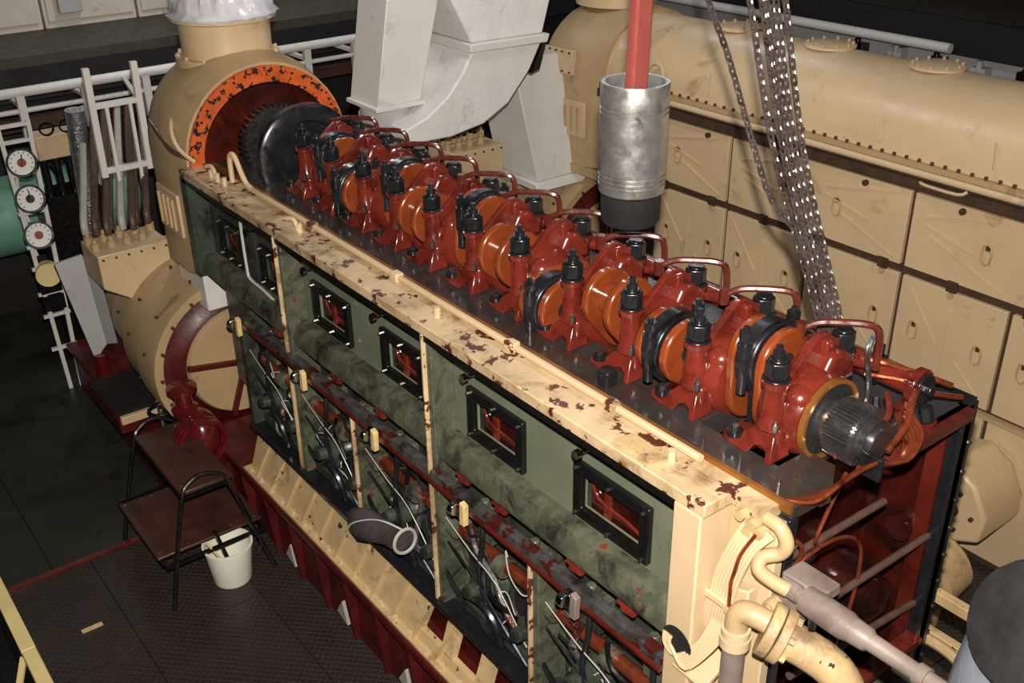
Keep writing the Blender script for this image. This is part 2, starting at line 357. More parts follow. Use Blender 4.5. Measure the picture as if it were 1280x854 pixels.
# rails between the upper and lower windows
MB().prism([(1.985, 1.68), (1.955, 1.67), (1.925, 1.60), (1.93, 1.57), (2.0, 1.56), (2.05, 1.60), (2.05, 1.68)], 'x', -5.54, -1.74).build('middle_rail', 'olive_dirty', EN)
MB().prism([(1.925, 1.505), (1.90, 1.50), (1.895, 1.455), (1.915, 1.44), (1.945, 1.46), (1.945, 1.50)], 'x', -5.02, -1.74).build('lower_rail', 'rail_mix', EN)
MB().prism([(1.893, 1.47), (1.885, 1.462), (1.885, 1.45), (1.895, 1.452)], 'x', -5.02, -1.74).build('rail_edge', 'red_inner', EN)
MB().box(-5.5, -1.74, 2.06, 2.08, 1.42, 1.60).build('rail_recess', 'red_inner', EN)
for x in (-4.62, -4.0, -3.6, -2.95, -2.7, -2.25, -1.98):
    MB().cyl((x, 1.95, 1.525), (x+.05, 1.95, 1.535), .018, n=10).cyl((x-.03, 1.95, 1.535), (x, 1.95, 1.535), .01, n=8).build('rail_plug', 'red_oily', EN)
MB().cyl((-5.5, 1.975, 1.545), (-1.75, 1.975, 1.545), .013, n=10).build('control_rod', 'red_oily', EN)
MB().cyl((-5.0, 1.965, 1.425), (-1.75, 1.965, 1.425), .016, n=10).build('control_rod', 'steel_dark', EN)
# back walls of the compartments
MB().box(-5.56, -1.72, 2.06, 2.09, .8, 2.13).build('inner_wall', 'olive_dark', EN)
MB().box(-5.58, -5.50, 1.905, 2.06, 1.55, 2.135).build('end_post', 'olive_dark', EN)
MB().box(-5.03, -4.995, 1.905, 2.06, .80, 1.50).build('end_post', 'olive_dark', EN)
# upright posts
def post(x, z0, z1, w=.032):
    p = MB().box(x, x+w+.012, 1.915, 2.06, z0, z1).build('post', 'olive_dirty', EN, bevel=.004)
    MB().box(x-.002, x+.012, 1.898, 1.92, z0, z1-.006).build('post_edge', 'cream_worn', p, bevel=.003)
for x in (-4.42, -3.12): post(x, .79, 2.14)
for x in (-3.79, -2.45): post(x, .79, 1.47)
# near column and plate
MB().box(-1.74, -1.63, 1.898, 2.05, .45, 2.134).build('end_column', 'cream', EN, bevel=.006)
MB().prism([(-1.64, .6), (-1.46, .6), (-1.46, 2.14), (-1.64, 2.14)], 'y', 2.035, 2.075).build('side_plate', 'cream', EN, bevel=.004)
MB().box(-1.62, -1.575, 2.022, 2.036, 1.98, 2.13).box(-1.62, -1.605, 2.018, 2.036, 1.70, 1.98).build('plate_seam', 'cream_dull', EN)
# six green panels with hatches
wx = [-4.98-.655*.5+.0, -4.62, -4.02, -3.39, -2.75, -2.08]
edges = [(-5.50, -4.98), (-4.98, -4.42), (-4.375, -3.72), (-3.72, -3.12), (-3.07, -2.42), (-2.42, -1.745)]
cent = [(-5.36, -5.08), (-4.84, -4.58), (-4.26, -3.90), (-3.62, -3.28), (-2.96, -2.60), (-2.31, -1.93)]
for i, ((x0, x1), (h0, h1)) in enumerate(zip(edges, cent)):
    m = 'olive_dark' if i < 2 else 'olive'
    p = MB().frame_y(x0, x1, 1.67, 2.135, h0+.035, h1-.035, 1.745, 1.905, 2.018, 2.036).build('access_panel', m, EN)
    f = MB().frame_y(h0, h1, 1.71, 1.94, h0+.045, h1-.045, 1.755, 1.895, 1.994, 2.02).build('hatch_frame', 'black_paint', p, bevel=.006)
    for xx in (h0+.022, (h0+h1)/2, h1-.022):
        for zz in (1.73, 1.918): MB().cyl((xx, 1.994, zz), (xx, 1.982, zz), .007, n=6).build('hatch_bolt', 'steel', p)
    MB().box(h0+.045, h1-.045, 2.048, 2.058, 1.73, 1.92).build('hatch_interior', 'red_dark', p)
    MB().tube([(h0+.05, 2.042, 1.87), (h0+.09, 2.04, 1.80), ((h0+h1)/2+.05, 2.04, 1.785), (h1-.06, 2.042, 1.76)], .006, 6).box(h0+.12, h0+.15, 2.038, 2.048, 1.74, 1.89).build('hatch_pipe', 'red_oily', p)
    if i > 0:
        xc = (h0+h1)/2-.10
        MB().cyl((xc, 1.995, 2.03), (xc, 1.935, 2.03), .007, n=8).cyl((xc, 1.945, 2.03), (xc, 1.925, 2.03), .018, n=10).cyl((xc, 1.96, 2.03), (xc+.05, 1.975, 2.065), .005, n=6).build('locking_pin', 'chrome', p)
# curved edge of the half-removed cover in the far bay
MB().tube([(-4.94, 1.99, 2.10), (-4.99, 1.985, 2.04), (-4.99, 1.985, 1.76), (-4.96, 1.985, 1.70), (-4.80, 1.985, 1.69), (-4.6, 1.985, 1.66)], .008, 6).build('cover_lip', 'wire', EN)
# lower compartments: shafts, pump bodies, hoses
MB().cyl((-5.0, 2.0, 1.20), (-1.75, 2.0, 1.20), .03, n=12).build('control_shaft', 'copper', EN)
pump = None
for i in range(10):
    x = -4.80+i*.327
    me = MB().lathe([(.0, 0), (.075, 0), (.08, .02), (.06, .05), (.06, .12), (.035, .13), (.03, .18)], (x, 2.06, 1.02), (0, -1, .12), 18)
    o = me.build('fuel_pump', 'olive_dark', EN)
    MB().cyl((x, 1.875, 1.042), (x, 1.868, 1.043), .022, n=12).build('pump_bore', 'soot_shade_black', o)
    o2 = MB().box(x-.05, x+.05, 1.98, 2.06, 1.26, 1.40).cyl((x-.02, 2.0, 1.40), (x-.02, 2.0, 1.45), .02).build('pump_block', 'olive_dirty', EN, bevel=.006)
    MB().cyl((x+.09, 1.985, 1.20), (x+.14, 1.985, 1.20), .045, n=14).build('shaft_collar', 'olive_dirty', EN)
    MB().tube([(x+.02, 1.96, 1.42), (x+.05, 1.93, 1.30), (x+.02, 1.93, 1.1), (x+.09, 1.94, .95), (x+.15, 1.96, .86)], .012, 7).build('injection_pipe', 'steel_dark', EN)
for i, (a, c) in enumerate(((-4.98, -4.45), (-4.36, -3.82), (-3.72, -3.16), (-3.05, -2.5), (-2.38, -1.78))):
    m = (a+c)/2
    MB().tube([(a, 1.93, 1.28), (a+.2, 1.92, 1.22), (m+.1, 1.92, 1.16), (c, 1.93, .96)], .003, 5).build('lead_wire', 'wire_grey', EN)
    MB().tube([(a, 1.935, 1.15), (a+.2, 1.93, 1.08), (m+.12, 1.92, .98), (c, 1.93, .86)], .006, 5).build('lead_wire', 'steel_dark', EN)
    MB().tube([(m-.14, 1.95, .92), (m-.02, 1.92, .99), (m+.07, 1.92, .95), (m+.1, 1.93, .84), (m+.02, 1.95, .815), (m-.05, 1.95, .83)], .017, 8).build('hose', 'steel_dark', EN)
    MB().box(a, c, 1.96, 2.0, .81, .86).build('pipe_tray', 'olive_dark', EN)
random.seed(21)
for a, c in ((-4.98, -4.45), (-4.36, -3.82), (-3.72, -3.16), (-3.05, -2.5), (-2.38, -1.78)):
    for j in range(2):
        xc = a+(c-a)*(.28+.46*j)
        MB().cyl((xc, 2.058, 1.0), (xc, 2.04, 1.0), .085, n=22).build('bore_shade', 'soot_shade_black', EN)  # flat black disc painting the dark of an opening in the wall
        MB().ring((xc, 2.06, 1.0), (xc, 2.035, 1.0), .10, .083, 22).build('bore_ring', 'olive_dark', EN)
    for j in range(7):
        x = random.uniform(a+.03, c-.15); z = random.uniform(.95, 1.38); p = [(x, random.uniform(1.93, 2.0), z)]
        for k in range(4):
            x = min(c-.02, x+random.uniform(-.05, .13)); z = max(.83, z-random.uniform(-.03, .13)); p.append((x, random.uniform(1.92, 2.0), z))
        MB().tube(p, (.003, .007, .011, .015, .009)[j % 5], 6, 4).build('loose_lead', ('wire_grey', 'steel_dark', 'black_paint', 'rail_mix', 'olive_dirty')[j % 5], EN)
# clamps on the lower rail
for x in (-4.98, -4.23, -3.55, -2.86, -2.18):
    c = MB().box(x-.03, x+.012, 1.865, 1.91, 1.42, 1.49).cyl((x-.03, 1.86, 1.46), (x+.0, 1.86, 1.46), .03, n=8).build('rail_clamp', 'chrome', EN, bevel=.005)
    MB().prism([(x+.012, 1.395), (x+.046, 1.40), (x+.05, 1.50), (x+.02, 1.51)], 'y', 1.862, 1.888).build('clamp_lever', 'tag_cream' if x < -2.5 else 'grey_pipe', c, bevel=.004)
# crank deck with one slot per throw
caps = [-1.70, -2.02, -2.33, -2.64, -2.95, -3.255, -3.56, -3.845, -4.13, -4.43, -4.72]
MB().box(XE, XN, 2.09, 2.225, 2.13, DZ).build('deck_strip', 'deck_oily', EN, bevel=.004)
MB().box(XE, XN+.0, 2.66, 3.02, 2.13, DZ).build('deck_strip', 'deck_oily', EN, bevel=.004)
MB().box(XE, XN, 2.985, 3.025, 2.18, 2.20).build('deck_border', 'black_steel', EN)
for x in caps:
    MB().box(x-.075, x+.075, 2.225, 2.66, 2.10, DZ-.001).build('deck_bridge', 'deck_oily', EN)
MB().box(-5.5, caps[-1]-.075, 2.225, 2.66, 2.10, DZ-.001).build('deck_bridge', 'deck_oily', EN)
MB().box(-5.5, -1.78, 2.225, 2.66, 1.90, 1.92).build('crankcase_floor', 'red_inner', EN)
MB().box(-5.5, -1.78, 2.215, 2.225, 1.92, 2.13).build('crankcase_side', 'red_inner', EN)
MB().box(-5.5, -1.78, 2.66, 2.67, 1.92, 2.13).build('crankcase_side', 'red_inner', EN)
stud = None
for i in range(24):
    x = -5.0+i*.15
    if stud is None: stud = MB().cyl((x, 2.135, DZ), (x, 2.135, DZ+.035), .005, n=6).build('deck_stud', 'steel', EN); sx0 = x
    else:
        o = stud.copy(); COL.objects.link(o); o.location = Vector(stud.location)+Vector((x-sx0, 0, 0))
# open near end
MB().prism([(-1.78, 2.225), (-1.46, 2.225), (-1.46, 2.27), (-1.52, 2.36), (-1.78, 2.36)], 'z', 2.12, DZ-.001).build('deck_corner', 'deck_oily', EN)
MB().box(-1.56, -1.50, 2.955, 2.986, .52, 2.12).build('end_stripe', 'red_inner', EN)
MB().box(-1.80, -1.77, 2.08, 3.0, .5, 2.12).build('end_bulkhead', 'red_dark', EN)
MB().box(-1.80, -1.46, 2.985, 3.02, .5, 2.13).build('end_side', 'red_dark', EN)
MB().box(-1.50, -1.46, 2.965, 3.045, .5, 2.18).build('end_flange', 'black_steel', EN, bevel=.004)
MB().box(-1.80, -1.40, 2.08, 3.0, .46, .52).build('end_floor', 'red_dark', EN)
MB().box(-1.50, -1.455, 2.078, 2.12, .6, 2.14).build('end_flange', 'black_steel', EN, bevel=.004)
for i in range(12): MB().cyl((-1.462, 3.03, .7+i*.12), (-1.45, 3.03, .7+i*.12), .008, n=6).build('flange_stud', 'steel', EN)
for y0, z0, y1, z1, xx in ((2.14, 1.86, 2.74, 1.85, -1.56), (2.3, 1.64, 2.97, 1.63, -1.50), (2.25, 1.40, 2.97, 1.32, -1.50)):
    MB().cyl((xx, y0, z0), (xx, y1, z1), .014, n=10).build('cross_rod', 'hose_brown', EN)
MB().lathe([(0, 0), (.12, 0), (.13, .03), (.13, .10), (.09, .14), (.09, .22), (.05, .24), (0, .24)], (-1.77, 2.80, 1.38), (1, 0, 0), 20).build('drive_hub', 'red_dark', EN)
MB().cyl((-1.60, 2.93, 1.62), (-1.60, 2.985, 1.62), .05, n=16).build('rod_boss', 'red_dark', EN)
MB().box(-1.52, -1.40, 2.12, 2.98, .98, 1.04).build('end_ledge', 'olive_dirty', EN)
MB().box(-1.50, -1.44, 2.15, 2.97, 1.16, 1.19).build('end_strip', 'red_oily', EN)
# thin copper lines in the opening
for pts in ([(-1.52, 2.14, 1.82), (-1.50, 2.25, 1.90), (-1.49, 2.40, 1.905), (-1.49, 2.52, 1.82), (-1.5, 2.56, 1.66), (-1.5, 2.54, 1.52)],
            [(-1.60, 2.45, 1.83), (-1.55, 2.36, 1.86), (-1.53, 2.34, 1.93), (-1.55, 2.42, 2.0), (-1.58, 2.52, 2.05)],
            [(-1.50, 2.14, 2.03), (-1.47, 2.17, 2.0), (-1.48, 2.18, 1.93), (-1.52, 2.15, 1.87)]):
    MB().tube(pts, .007, 7, 5).build('oil_line', 'copper', EN)
# bundle of copper lines over the open corner
for i in range(6):
    d = i*.016
    MB().tube([(-1.50+d*.5, 2.11, 2.175+d*.2), (-1.465+d*.5, 2.16, 2.18+d*.2), (-1.45+d*.5, 2.26, 2.185+d*.6), (-1.44+d*.6, 2.37, 2.205+d*.6), (-1.42+d*.5, 2.43, 2.20+d*.4), (-1.41+d*.6, 2.50, 2.185+d*.6), (-1.43+d*.6, 2.57, 2.20+d), (-1.47, 2.61, 2.235+d)], .0065, 7, 4).build('copper_line', 'copper', EN)
MB().box(-1.452, -1.375, 2.365, 2.382, 2.19, 2.27).build('line_clip', 'steel_dark', EN, bevel=.004)
for pts, m, r in (([(-1.52, 2.34, 2.22), (-1.47, 2.42, 2.27), (-1.46, 2.5, 2.33), (-1.50, 2.54, 2.38)], 'brown_pipe', .011),
                  ([(-1.42, 2.46, 2.24), (-1.43, 2.56, 2.29), (-1.47, 2.64, 2.33), (-1.5, 2.72, 2.33)], 'copper', .011),
                  ([(-1.44, 2.36, 2.2), (-1.46, 2.42, 2.24), (-1.50, 2.46, 2.22)], 'red_oily', .012),
                  ([(-1.74, 2.66, 2.36), (-1.64, 2.70, 2.37), (-1.54, 2.78, 2.34), (-1.47, 2.86, 2.30)], 'copper', .010),
                  ([(-1.66, 2.66, 2.33), (-1.56, 2.72, 2.33), (-1.50, 2.76, 2.30), (-1.45, 2.9, 2.25)], 'copper', .009),
                  ([(-1.70, 2.74, 2.42), (-1.66, 2.66, 2.40), (-1.60, 2.60, 2.33), (-1.57, 2.55, 2.27)], 'steel', .009)):
    MB().tube(pts, r, 8, 4).build('oil_line', m, EN)
random.seed(11)
q = {}
for i in range(22):
    x = random.uniform(-1.60, -1.45); y = random.uniform(2.55, 2.84); z = random.uniform(2.19, 2.25)
    m = random.choice(('steel_dark', 'copper', 'black_steel', 'red_inner', 'steel'))
    d = Vector((random.uniform(-.5, .5), random.uniform(-.5, .5), 1)).normalized()
    MB().cyl(V(x, y, z-.02), V(x, y, z-.02)+d*.05, random.uniform(.012, .024), n=6).build('union_nut', m, EN)
MB().box(-1.66, -1.50, 2.50, 2.70, 2.10, 2.19).build('end_bracket', 'steel_dark', EN, bevel=.006)
MB().bar((-1.46, 2.56, 2.16), (-1.46, 2.98, 2.16), .05, .04).build('end_beam', 'brown_pipe', EN)
# cream oil pipe lying along the ledge, with its raised loop
MB().tube([(-5.13, 2.03, 2.19), (-5.13, 2.03, 2.30), (-5.11, 2.03, 2.345), (-5.07, 2.035, 2.34), (-5.0, 2.04, 2.24), (-4.93, 2.045, 2.205), (-4.7, 2.05, 2.197), (-1.78, 2.05, 2.197)], .014, 8, 4).build('ledge_pipe', 'cream', EN)
for x in (-4.3, -3.55, -2.75, -2.2): MB().box(x, x+.05, 2.03, 2.07, 2.178, 2.216).build('pipe_clip', 'cream_worn', EN, bevel=.003)
for x in (-5.30, -5.22, -5.13, -4.28, -3.12, -1.84):
    MB().cyl((x, 1.985, 2.18), (x, 1.985, 2.225), .014, n=8).build('ledge_stub', 'cream', EN)
MB().tube([(-5.32, 1.97, 2.24), (-5.28, 1.98, 2.25), (-5.24, 1.98, 2.23), (-5.23, 1.98, 2.19)], .012, 7).build('ledge_elbow', 'cream', EN)
MB().tube([(-4.36, 1.96, 2.23), (-4.31, 1.975, 2.235), (-4.28, 1.98, 2.19)], .011, 7).build('ledge_elbow', 'cream', EN)
MB().prism([(-2.04, 1.93), (-1.86, 1.93), (-1.84, 1.99), (-2.02, 2.0)], 'z', 2.18, 2.19).build('ledge_patch', 'cream_dirty', EN)
# ================================================================== CRANKSHAFT, CAPS, RODS
CR = thing('crankshaft', 'crankshaft with orange webs and steel gear lying in red bearings along the deck', 'crankshaft', (-3.3, AXY, AXZ))
NT = 10
throws = []
ang = [92, 150, 128, 186, 138, 88, 142, 95, 160, 110]
TH = .12
def web_poly(a, r0=.112, r1=.114, n=12):
    c = math.radians(a); p = []
    for i in range(n+1):
        t = c-PI/2+PI*i/n; p.append((AXY+TH*math.cos(c)+r1*math.cos(t), AXZ+TH*math.sin(c)+r1*math.sin(t)))
    for i in range(n+1):
        t = c+PI/2+PI*i/n; p.append((AXY+r0*math.cos(t)-.02*math.cos(c), AXZ+r0*math.sin(t)-.02*math.sin(c)))
    return p
for k in range(NT):
    xm = (caps[k]+caps[k+1])/2; a = ang[k]; c = math.radians(a); py = AXY+TH*math.cos(c); pz = AXZ+TH*math.sin(c)
    throws.append((xm, py, pz))
    for s in (-1, 1):
        xa = xm+s*.058
        w = MB().prism(web_poly(a), 'x', xa-.017, xa+.017).build('crank_web', 'orange_oily', CR, bevel=.009)
        fc = xa+.0175
        MB().cyl((fc, py, pz), (fc+.002, py, pz), .036, n=18).build('web_bore_shade', 'soot_shade_black', w)  # black disc on the web face painting the dark inside the bore
    MB().cyl((xm-.06, py, pz), (xm+.06, py, pz), .062, n=20).build('crank_pin', 'orange_oily' if k in (2, 4, 6) else 'steel', CR)
MB().cyl((-4.9, AXY, AXZ), (-1.62, AXY, AXZ), .045, n=16).build('main_journal', 'steel_dark', CR)
# near-end gear
MB().ring((-1.618, AXY, AXZ), (-1.598, AXY, AXZ), .134, .120, 36).build('thrust_ring', 'gold', CR)
MB().cyl((-1.618, AXY, AXZ), (-1.606, AXY, AXZ), .121, n=28).build('bearing_shade', 'soot_shade_black', CR)  # black disc painting the dark hollow inside the thrust ring
MB().cyl((-1.606, AXY, AXZ), (-1.56, AXY, AXZ), .082, n=28).build('gear_shoulder', 'steel', CR)
poly = []
for i in range(44):
    for da, r in ((-.3, .084), (-.14, .096), (.14, .096), (.3, .084)):
        t = (i+da)/44*2*PI*1.0; poly.append((AXY+r*math.cos(t), AXZ+r*math.sin(t)))
MB().prism(poly, 'x', -1.565, -1.475).build('crank_gear', 'steel', CR, smooth=20)
MB().lathe([(.082, 0), (.082, .010), (.072, .016), (.072, .04), (.05, .044), (.05, .055), (0, .055)], (-1.475, AXY, AXZ), (1, 0, 0), 28).build('gear_nose', 'steel', CR)
# far-end damper and gear wheel
MB().lathe([(.0, 0), (.27, 0), (.285, .012), (.285, .05), (.27, .062), (.20, .062), (.19, .045), (0, .045)], (-5.05, AXY, AXZ), (1, 0, 0), 40).build('damper_disc', 'steel_dark', CR)
poly = []
for i in range(40):
    for da, r in ((-.3, .195), (-.12, .215), (.12, .215), (.3, .195)):
        t = (i+da)/40*2*PI; poly.append((AXY+r*math.cos(t), AXZ+r*math.sin(t)))
MB().prism(poly, 'x', -5.42, -5.34).build('far_gear', 'steel', CR, smooth=20)
MB().cyl((-5.5, AXY, AXZ), (-4.9, AXY, AXZ), .07, n=18).build('end_shaft', 'steel_dark', CR)

# ---- bearing caps: one built, the others copied
def make_cap(x):
    t = thing('bearing_cap', '', 'bearing cap', (x, AXY, DZ), 'red bearing caps along the crankshaft')
    A = AXZ; z = DZ; R = 'red_oily'
    MB().lathe([(.05, -.086), (.110, -.086), (.134, -.078), (.150, -.050), (.152, .050), (.136, .078), (.112, .086), (.05, .086)], (x, AXY, A), (1, 0, 0), 32).build('cap_body', R, t)
    MB().box(x-.052, x+.052, AXY-.178, AXY+.175, z, z+.105).build('cap_saddle', R, t, bevel=.014)
    MB().prism([(AXY-.15, z+.228), (AXY-.115, z+.236), (AXY-.02, z+.318), (AXY+.02, z+.345), (AXY+.06, z+.345), (AXY+.10, z+.315), (AXY+.165, z+.285), (AXY+.185, z+.26), (AXY+.185, z+.16), (AXY-.15, z+.14)], 'x', x-.014, x+.012).build('cap_rib', R, t, bevel=.005)
    MB().prism([(AXY-.03, z+.18), (AXY+.15, z+.18), (AXY+.145, z+.25), (AXY+.09, z+.295), (AXY+.03, z+.30)], 'x', x-.066, x+.066).build('cap_crown', R, t, bevel=.018)
    MB().box(x+.008, x+.040, AXY+.022, AXY+.056, z+.20, z+.335).build('crown_rib', R, t, bevel=.008)
    for sx in (-1, 1):
        MB().ball((x+sx*.040, AXY-.075, z+.180), .050, (1.05, 1.15, .95), 16, 10).build('shoulder', R, t, 70)
    for sgn in (-1, 1):
        y = AXY+sgn*.155
        MB().lathe([(.045, 0), (.045, .012), (.036, .024), (.0345, .135), (.044, .142), (.046, .158), (.036, .163), (.0, .163)], (x, y, z+.092), (0, 0, 1), 20).build('stud_boss', R, t)
        MB().cyl((x, y, z+.255), (x, y, z+.263), .044, n=20).cyl((x, y, z+.263), (x, y, z+.318), .039, n=6, rot=.3).cyl((x, y, z+.318), (x, y, z+.326), .030, n=12).build('nut', 'black_steel', t, bevel=.004)
        if sgn < 0: MB().cyl((x, y, z+.326), (x, y, z+.348), .019, n=10).cyl((x, y, z+.348), (x, y, z+.368), .011, n=8).build('stud_end', 'steel_dark', t)
        MB().cyl((x+.036, y-.026, z+.095), (x+.036, y-.026, z+.122), .012, n=6).cyl((x+.036, y-.026, z+.122), (x+.036, y-.026, z+.136), .006, n=6).build('lock_screw', 'steel', t)
    y0 = AXY-.175
    pts = [(-.045, .078), (.040, .078), (.048, .045), (.060, .0), (.038, .0), (.028, .028), (.006, .038), (-.020, .030), (-.034, .0), (-.10, .0), (-.140, .008), (-.140, .032), (-.075, .046)]
    n = len(pts); f = MB()
    lo = [(x+a, y0-.045*(1-h/.10), z+h) for a, h in pts]; hi = [(x+a, y0+.05, z+h) for a, h in pts]
    f._add(lo+hi, [tuple(range(n-1, -1, -1)), tuple(range(n, 2*n))]+[(i, (i+1) % n, n+(i+1) % n, n+i) for i in range(n)])
    f.build('cap_foot', R, t, bevel=.004)
    MB().ring((x-.095, y0-.03, z+.034), (x-.095, y0-.03, z+.05), .026, .012, 14).build('bolt_seat', 'black_steel', t)
    MB().cyl((x-.095, y0-.03, z+.03), (x-.095, y0-.03, z+.066), .012, n=6).build('foot_bolt', 'steel', t)
    MB().tube([(x-.10, AXY+.07, z+.31), (x-.06, AXY+.105, z+.338), (x-.0, AXY+.155, z+.345), (x+.05, AXY+.195, z+.345), (x+.076, AXY+.218, z+.330), (x+.084, AXY+.225, z+.28), (x+.084, AXY+.225, z+.19)], .0125, 8, 4).build('oil_pipe', 'brown_pipe', t)
    MB().cyl((x-.10, AXY+.07, z+.28), (x-.10, AXY+.07, z+.335), .018, n=8).build('pipe_union', 'brown_pipe', t)
    MB().cyl((x-.03, AXY+.21, z+.19), (x+.03, AXY+.30, z+.16), .022, n=12).build('oil_branch', R, t)
    return t
cap0 = make_cap(caps[0]); cap0['label'] = 'red bearing cap standing right beside the toothed steel gear'
for i in range(1, len(caps)):
    dup(cap0, (caps[i], AXY, DZ), ('red bearing cap, %s along the crankshaft counted from the toothed steel gear' % ORD[i]) if i < len(caps)-1 else 'red bearing cap standing beside the large dark damper disc')
# ---- connecting rods still on their pins
random.seed(3)
for k in range(NT):
    if k in (2, 4, 6): continue
    xm, py, pz = throws[k]
    t = thing('connecting_rod', 'dark steel connecting rod clamped on the %s crank throw from the toothed gear' % ORD[k], 'connecting rod', (xm, py, pz-.15), 'connecting rods on the crankshaft')
    MB().ring((xm-.036, py, pz), (xm+.036, py, pz), .118, .063, 30).build('big_end', 'steel_dark', t, bevel=.006)
    MB().ring((xm-.022, py, pz), (xm+.022, py, pz), .128, .116, 30, 0, 2*PI).build('big_end_rib', 'steel_dark', t)
    for s in (-1, 1):
        y = py+s*.112
        MB().cyl((xm, y, pz-.10), (xm, y, pz+.09), .017, n=10).cyl((xm, y, pz+.03), (xm, y, pz+.075), .025, n=12).cyl((xm, y, pz+.09), (xm, y, pz+.12), .022, n=6).cyl((xm, y, pz+.12), (xm, y, pz+.135), .010, n=8).build('rod_bolt', 'steel_dark', t)
    MB().prism([(py-.05, pz-.11), (py+.05, pz-.11), (AXY+.03, 1.93), (AXY-.03, 1.93)], 'x', xm-.022, xm+.022).build('rod_shank', 'steel_dark', t)
# oil main behind the caps
om = thing('oil_main', 'red oil main pipe with a bolted end flange running behind the bearing caps', 'pipe', (-3.2, 2.75, DZ))
MB().cyl((-4.9, 2.75, 2.315), (-1.53, 2.75, 2.315), .040, n=18).build('pipe', 'red_oily', om)
MB().cyl((-1.535, 2.75, 2.315), (-1.505, 2.75, 2.315), .062, n=20).build('end_flange', 'red_oily', om, bevel=.004)
MB().cyl((-1.505, 2.75, 2.315), (-1.492, 2.75, 2.315), .050, n=20).cyl((-1.495, 2.75, 2.315), (-1.47, 2.75, 2.315), .02, n=6).build('end_cap', 'black_steel', om, bevel=.003)
MB().ring((-1.69, 2.75, 2.315), (-1.665, 2.75, 2.315), .050, .038, 20).box(-1.69, -1.665, 2.735, 2.765, 2.36, 2.40).build('pipe_strap', 'black_steel', om)
for x in (-4.6, -3.7, -2.8, -1.9): MB().box(x-.02, x+.02, 2.71, 2.79, DZ, 2.29).build('pipe_support', 'red_oily', om)
# spare nut on the deck
MB().cyl((-2.32, 2.155, DZ+.001), (-2.32, 2.155, DZ+.05), .036, n=6).cyl((-2.32, 2.155, DZ+.05), (-2.32, 2.155, DZ+.056), .03, n=16).build('loose_nut', 'black_steel')
tag(bpy.data.objects['loose_nut'], 'loose black hexagon nut standing on the dark crank deck', 'nut')

# ================================================================== HANGING PISTON
px, py = -2.495, 2.40
P = thing('piston', 'silver piston with red connecting rod hanging above the engine, black crown down', 'piston', (px, py, 2.66))
MB().lathe([(.0, 2.668), (.094, 2.668), (.102, 2.68), (.104, 2.775), (.0, 2.775)], (px, py, 0), (0, 0, 1), 36).build('crown', 'soot_shade_black', P)
prof = [(.100, 2.775)]
for z in (2.785,): prof += [(.113, z)]
prof += [(.115, 2.805)]
for z in (2.812, 2.828, 2.844): prof += [(.115, z), (.108, z+.002), (.108, z+.007), (.115, z+.009)]
prof += [(.115, 3.055), (.109, 3.057), (.109, 3.062), (.115, 3.064), (.115, 3.072), (.109, 3.074), (.109, 3.079), (.115, 3.081), (.115, 3.150), (.113, 3.155), (.100, 3.155), (.098, 3.0), (.0, 3.0)]
MB().lathe(prof, (px, py, 0), (0, 0, 1), 40).build('skirt', 'alloy', P)
MB().hexa([(px-.022, py-.035, 3.0), (px+.022, py-.035, 3.0), (px+.022, py+.035, 3.0), (px-.022, py+.035, 3.0)], [(px-.022+.03, py-.035, 4.0), (px+.022+.03, py-.035, 4.0), (px+.022+.03, py+.035, 4.0), (px-.022+.03, py+.035, 4.0)]).build('rod', 'red_rod', P, bevel=.008)
MB().bar((px+.004, py-.04, 3.0), (px+.034, py-.04, 4.0), .016, .012, (0, 1, 0)).build('rod_web', 'red_rod', P)
MB().cyl((px, py-.095, 3.02), (px, py+.095, 3.02), .034, n=16).build('gudgeon_pin', 'steel', P)
MB().cyl((px+.0, py-.105, 3.13), (px, py-.085, 3.13), .012, n=8).build('lug_or_glint', 'steel', P)

# ================================================================== HOIST CHAINS
def link_mb(org, d, flip, L=.033, w=.018, r=.0034):
    d = Vector(d).normalized(); x, y, _ = frame_of(d)
    if flip: x = y
    pts = []
    for i in range(6):
        t = -PI/2+PI*i/5; pts.append(Vector(org)+d*(L/2-w/2)+d*math.cos(t)*(w/2)*1.0+x*math.sin(t)*(w/2))
    for i in range(6):
        t = PI/2+PI*i/5; pts.append(Vector(org)-d*(L/2-w/2)+d*math.cos(t)*(w/2)+x*math.sin(t)*(w/2))
    return pts
def strand(path, pitch=.0245):
    P_ = []
    Pn = [Vector(p) for p in path]
    # resample a smooth curve
    Q = []
    for i in range(len(Pn)-1):
        p0 = Pn[max(i-1, 0)]; p1 = Pn[i]; p2 = Pn[i+1]; p3 = Pn[min(i+2, len(Pn)-1)]
        for t in range(24):
            u = t/24; Q.append(.5*((2*p1)+(p2-p0)*u+(2*p0-5*p1+4*p2-p3)*u*u+(3*p1-p0-3*p2+p3)*u**3))
    Q.append(Pn[-1]); acc = 0; out = [(Q[0], Q[1]-Q[0])]
    for a, c in zip(Q, Q[1:]):
        l = (c-a).length
        while acc+l >= pitch:
            a = a+(c-a)*((pitch-acc)/l); l = (c-a).length; acc = 0; out.append((a.copy(), c-a))
        acc += l
    return [o for o in out if o[1].length > 1e-6]
def chain(label, path, parts=True):
    pts = strand(path); base = min((p for p, d in pts), key=lambda p: p.z)
    t = thing('hoist_chain', label, 'chain', base, 'hoist chains above the engine')
    if parts:
        for i, (p, d) in enumerate(pts):
            MB().tube(link_mb(p, d, i % 2), .0042, 5, 0, True).build('link', 'chain_steel', t, 60)
    else:
        b = MB()
        for i, (p, d) in enumerate(pts): b.tube(link_mb(p, d, i % 2), .0042, 5, 0, True)
        o = b.build('links', 'chain_steel', t, 60); o['kind'] = 'stuff'
    return t
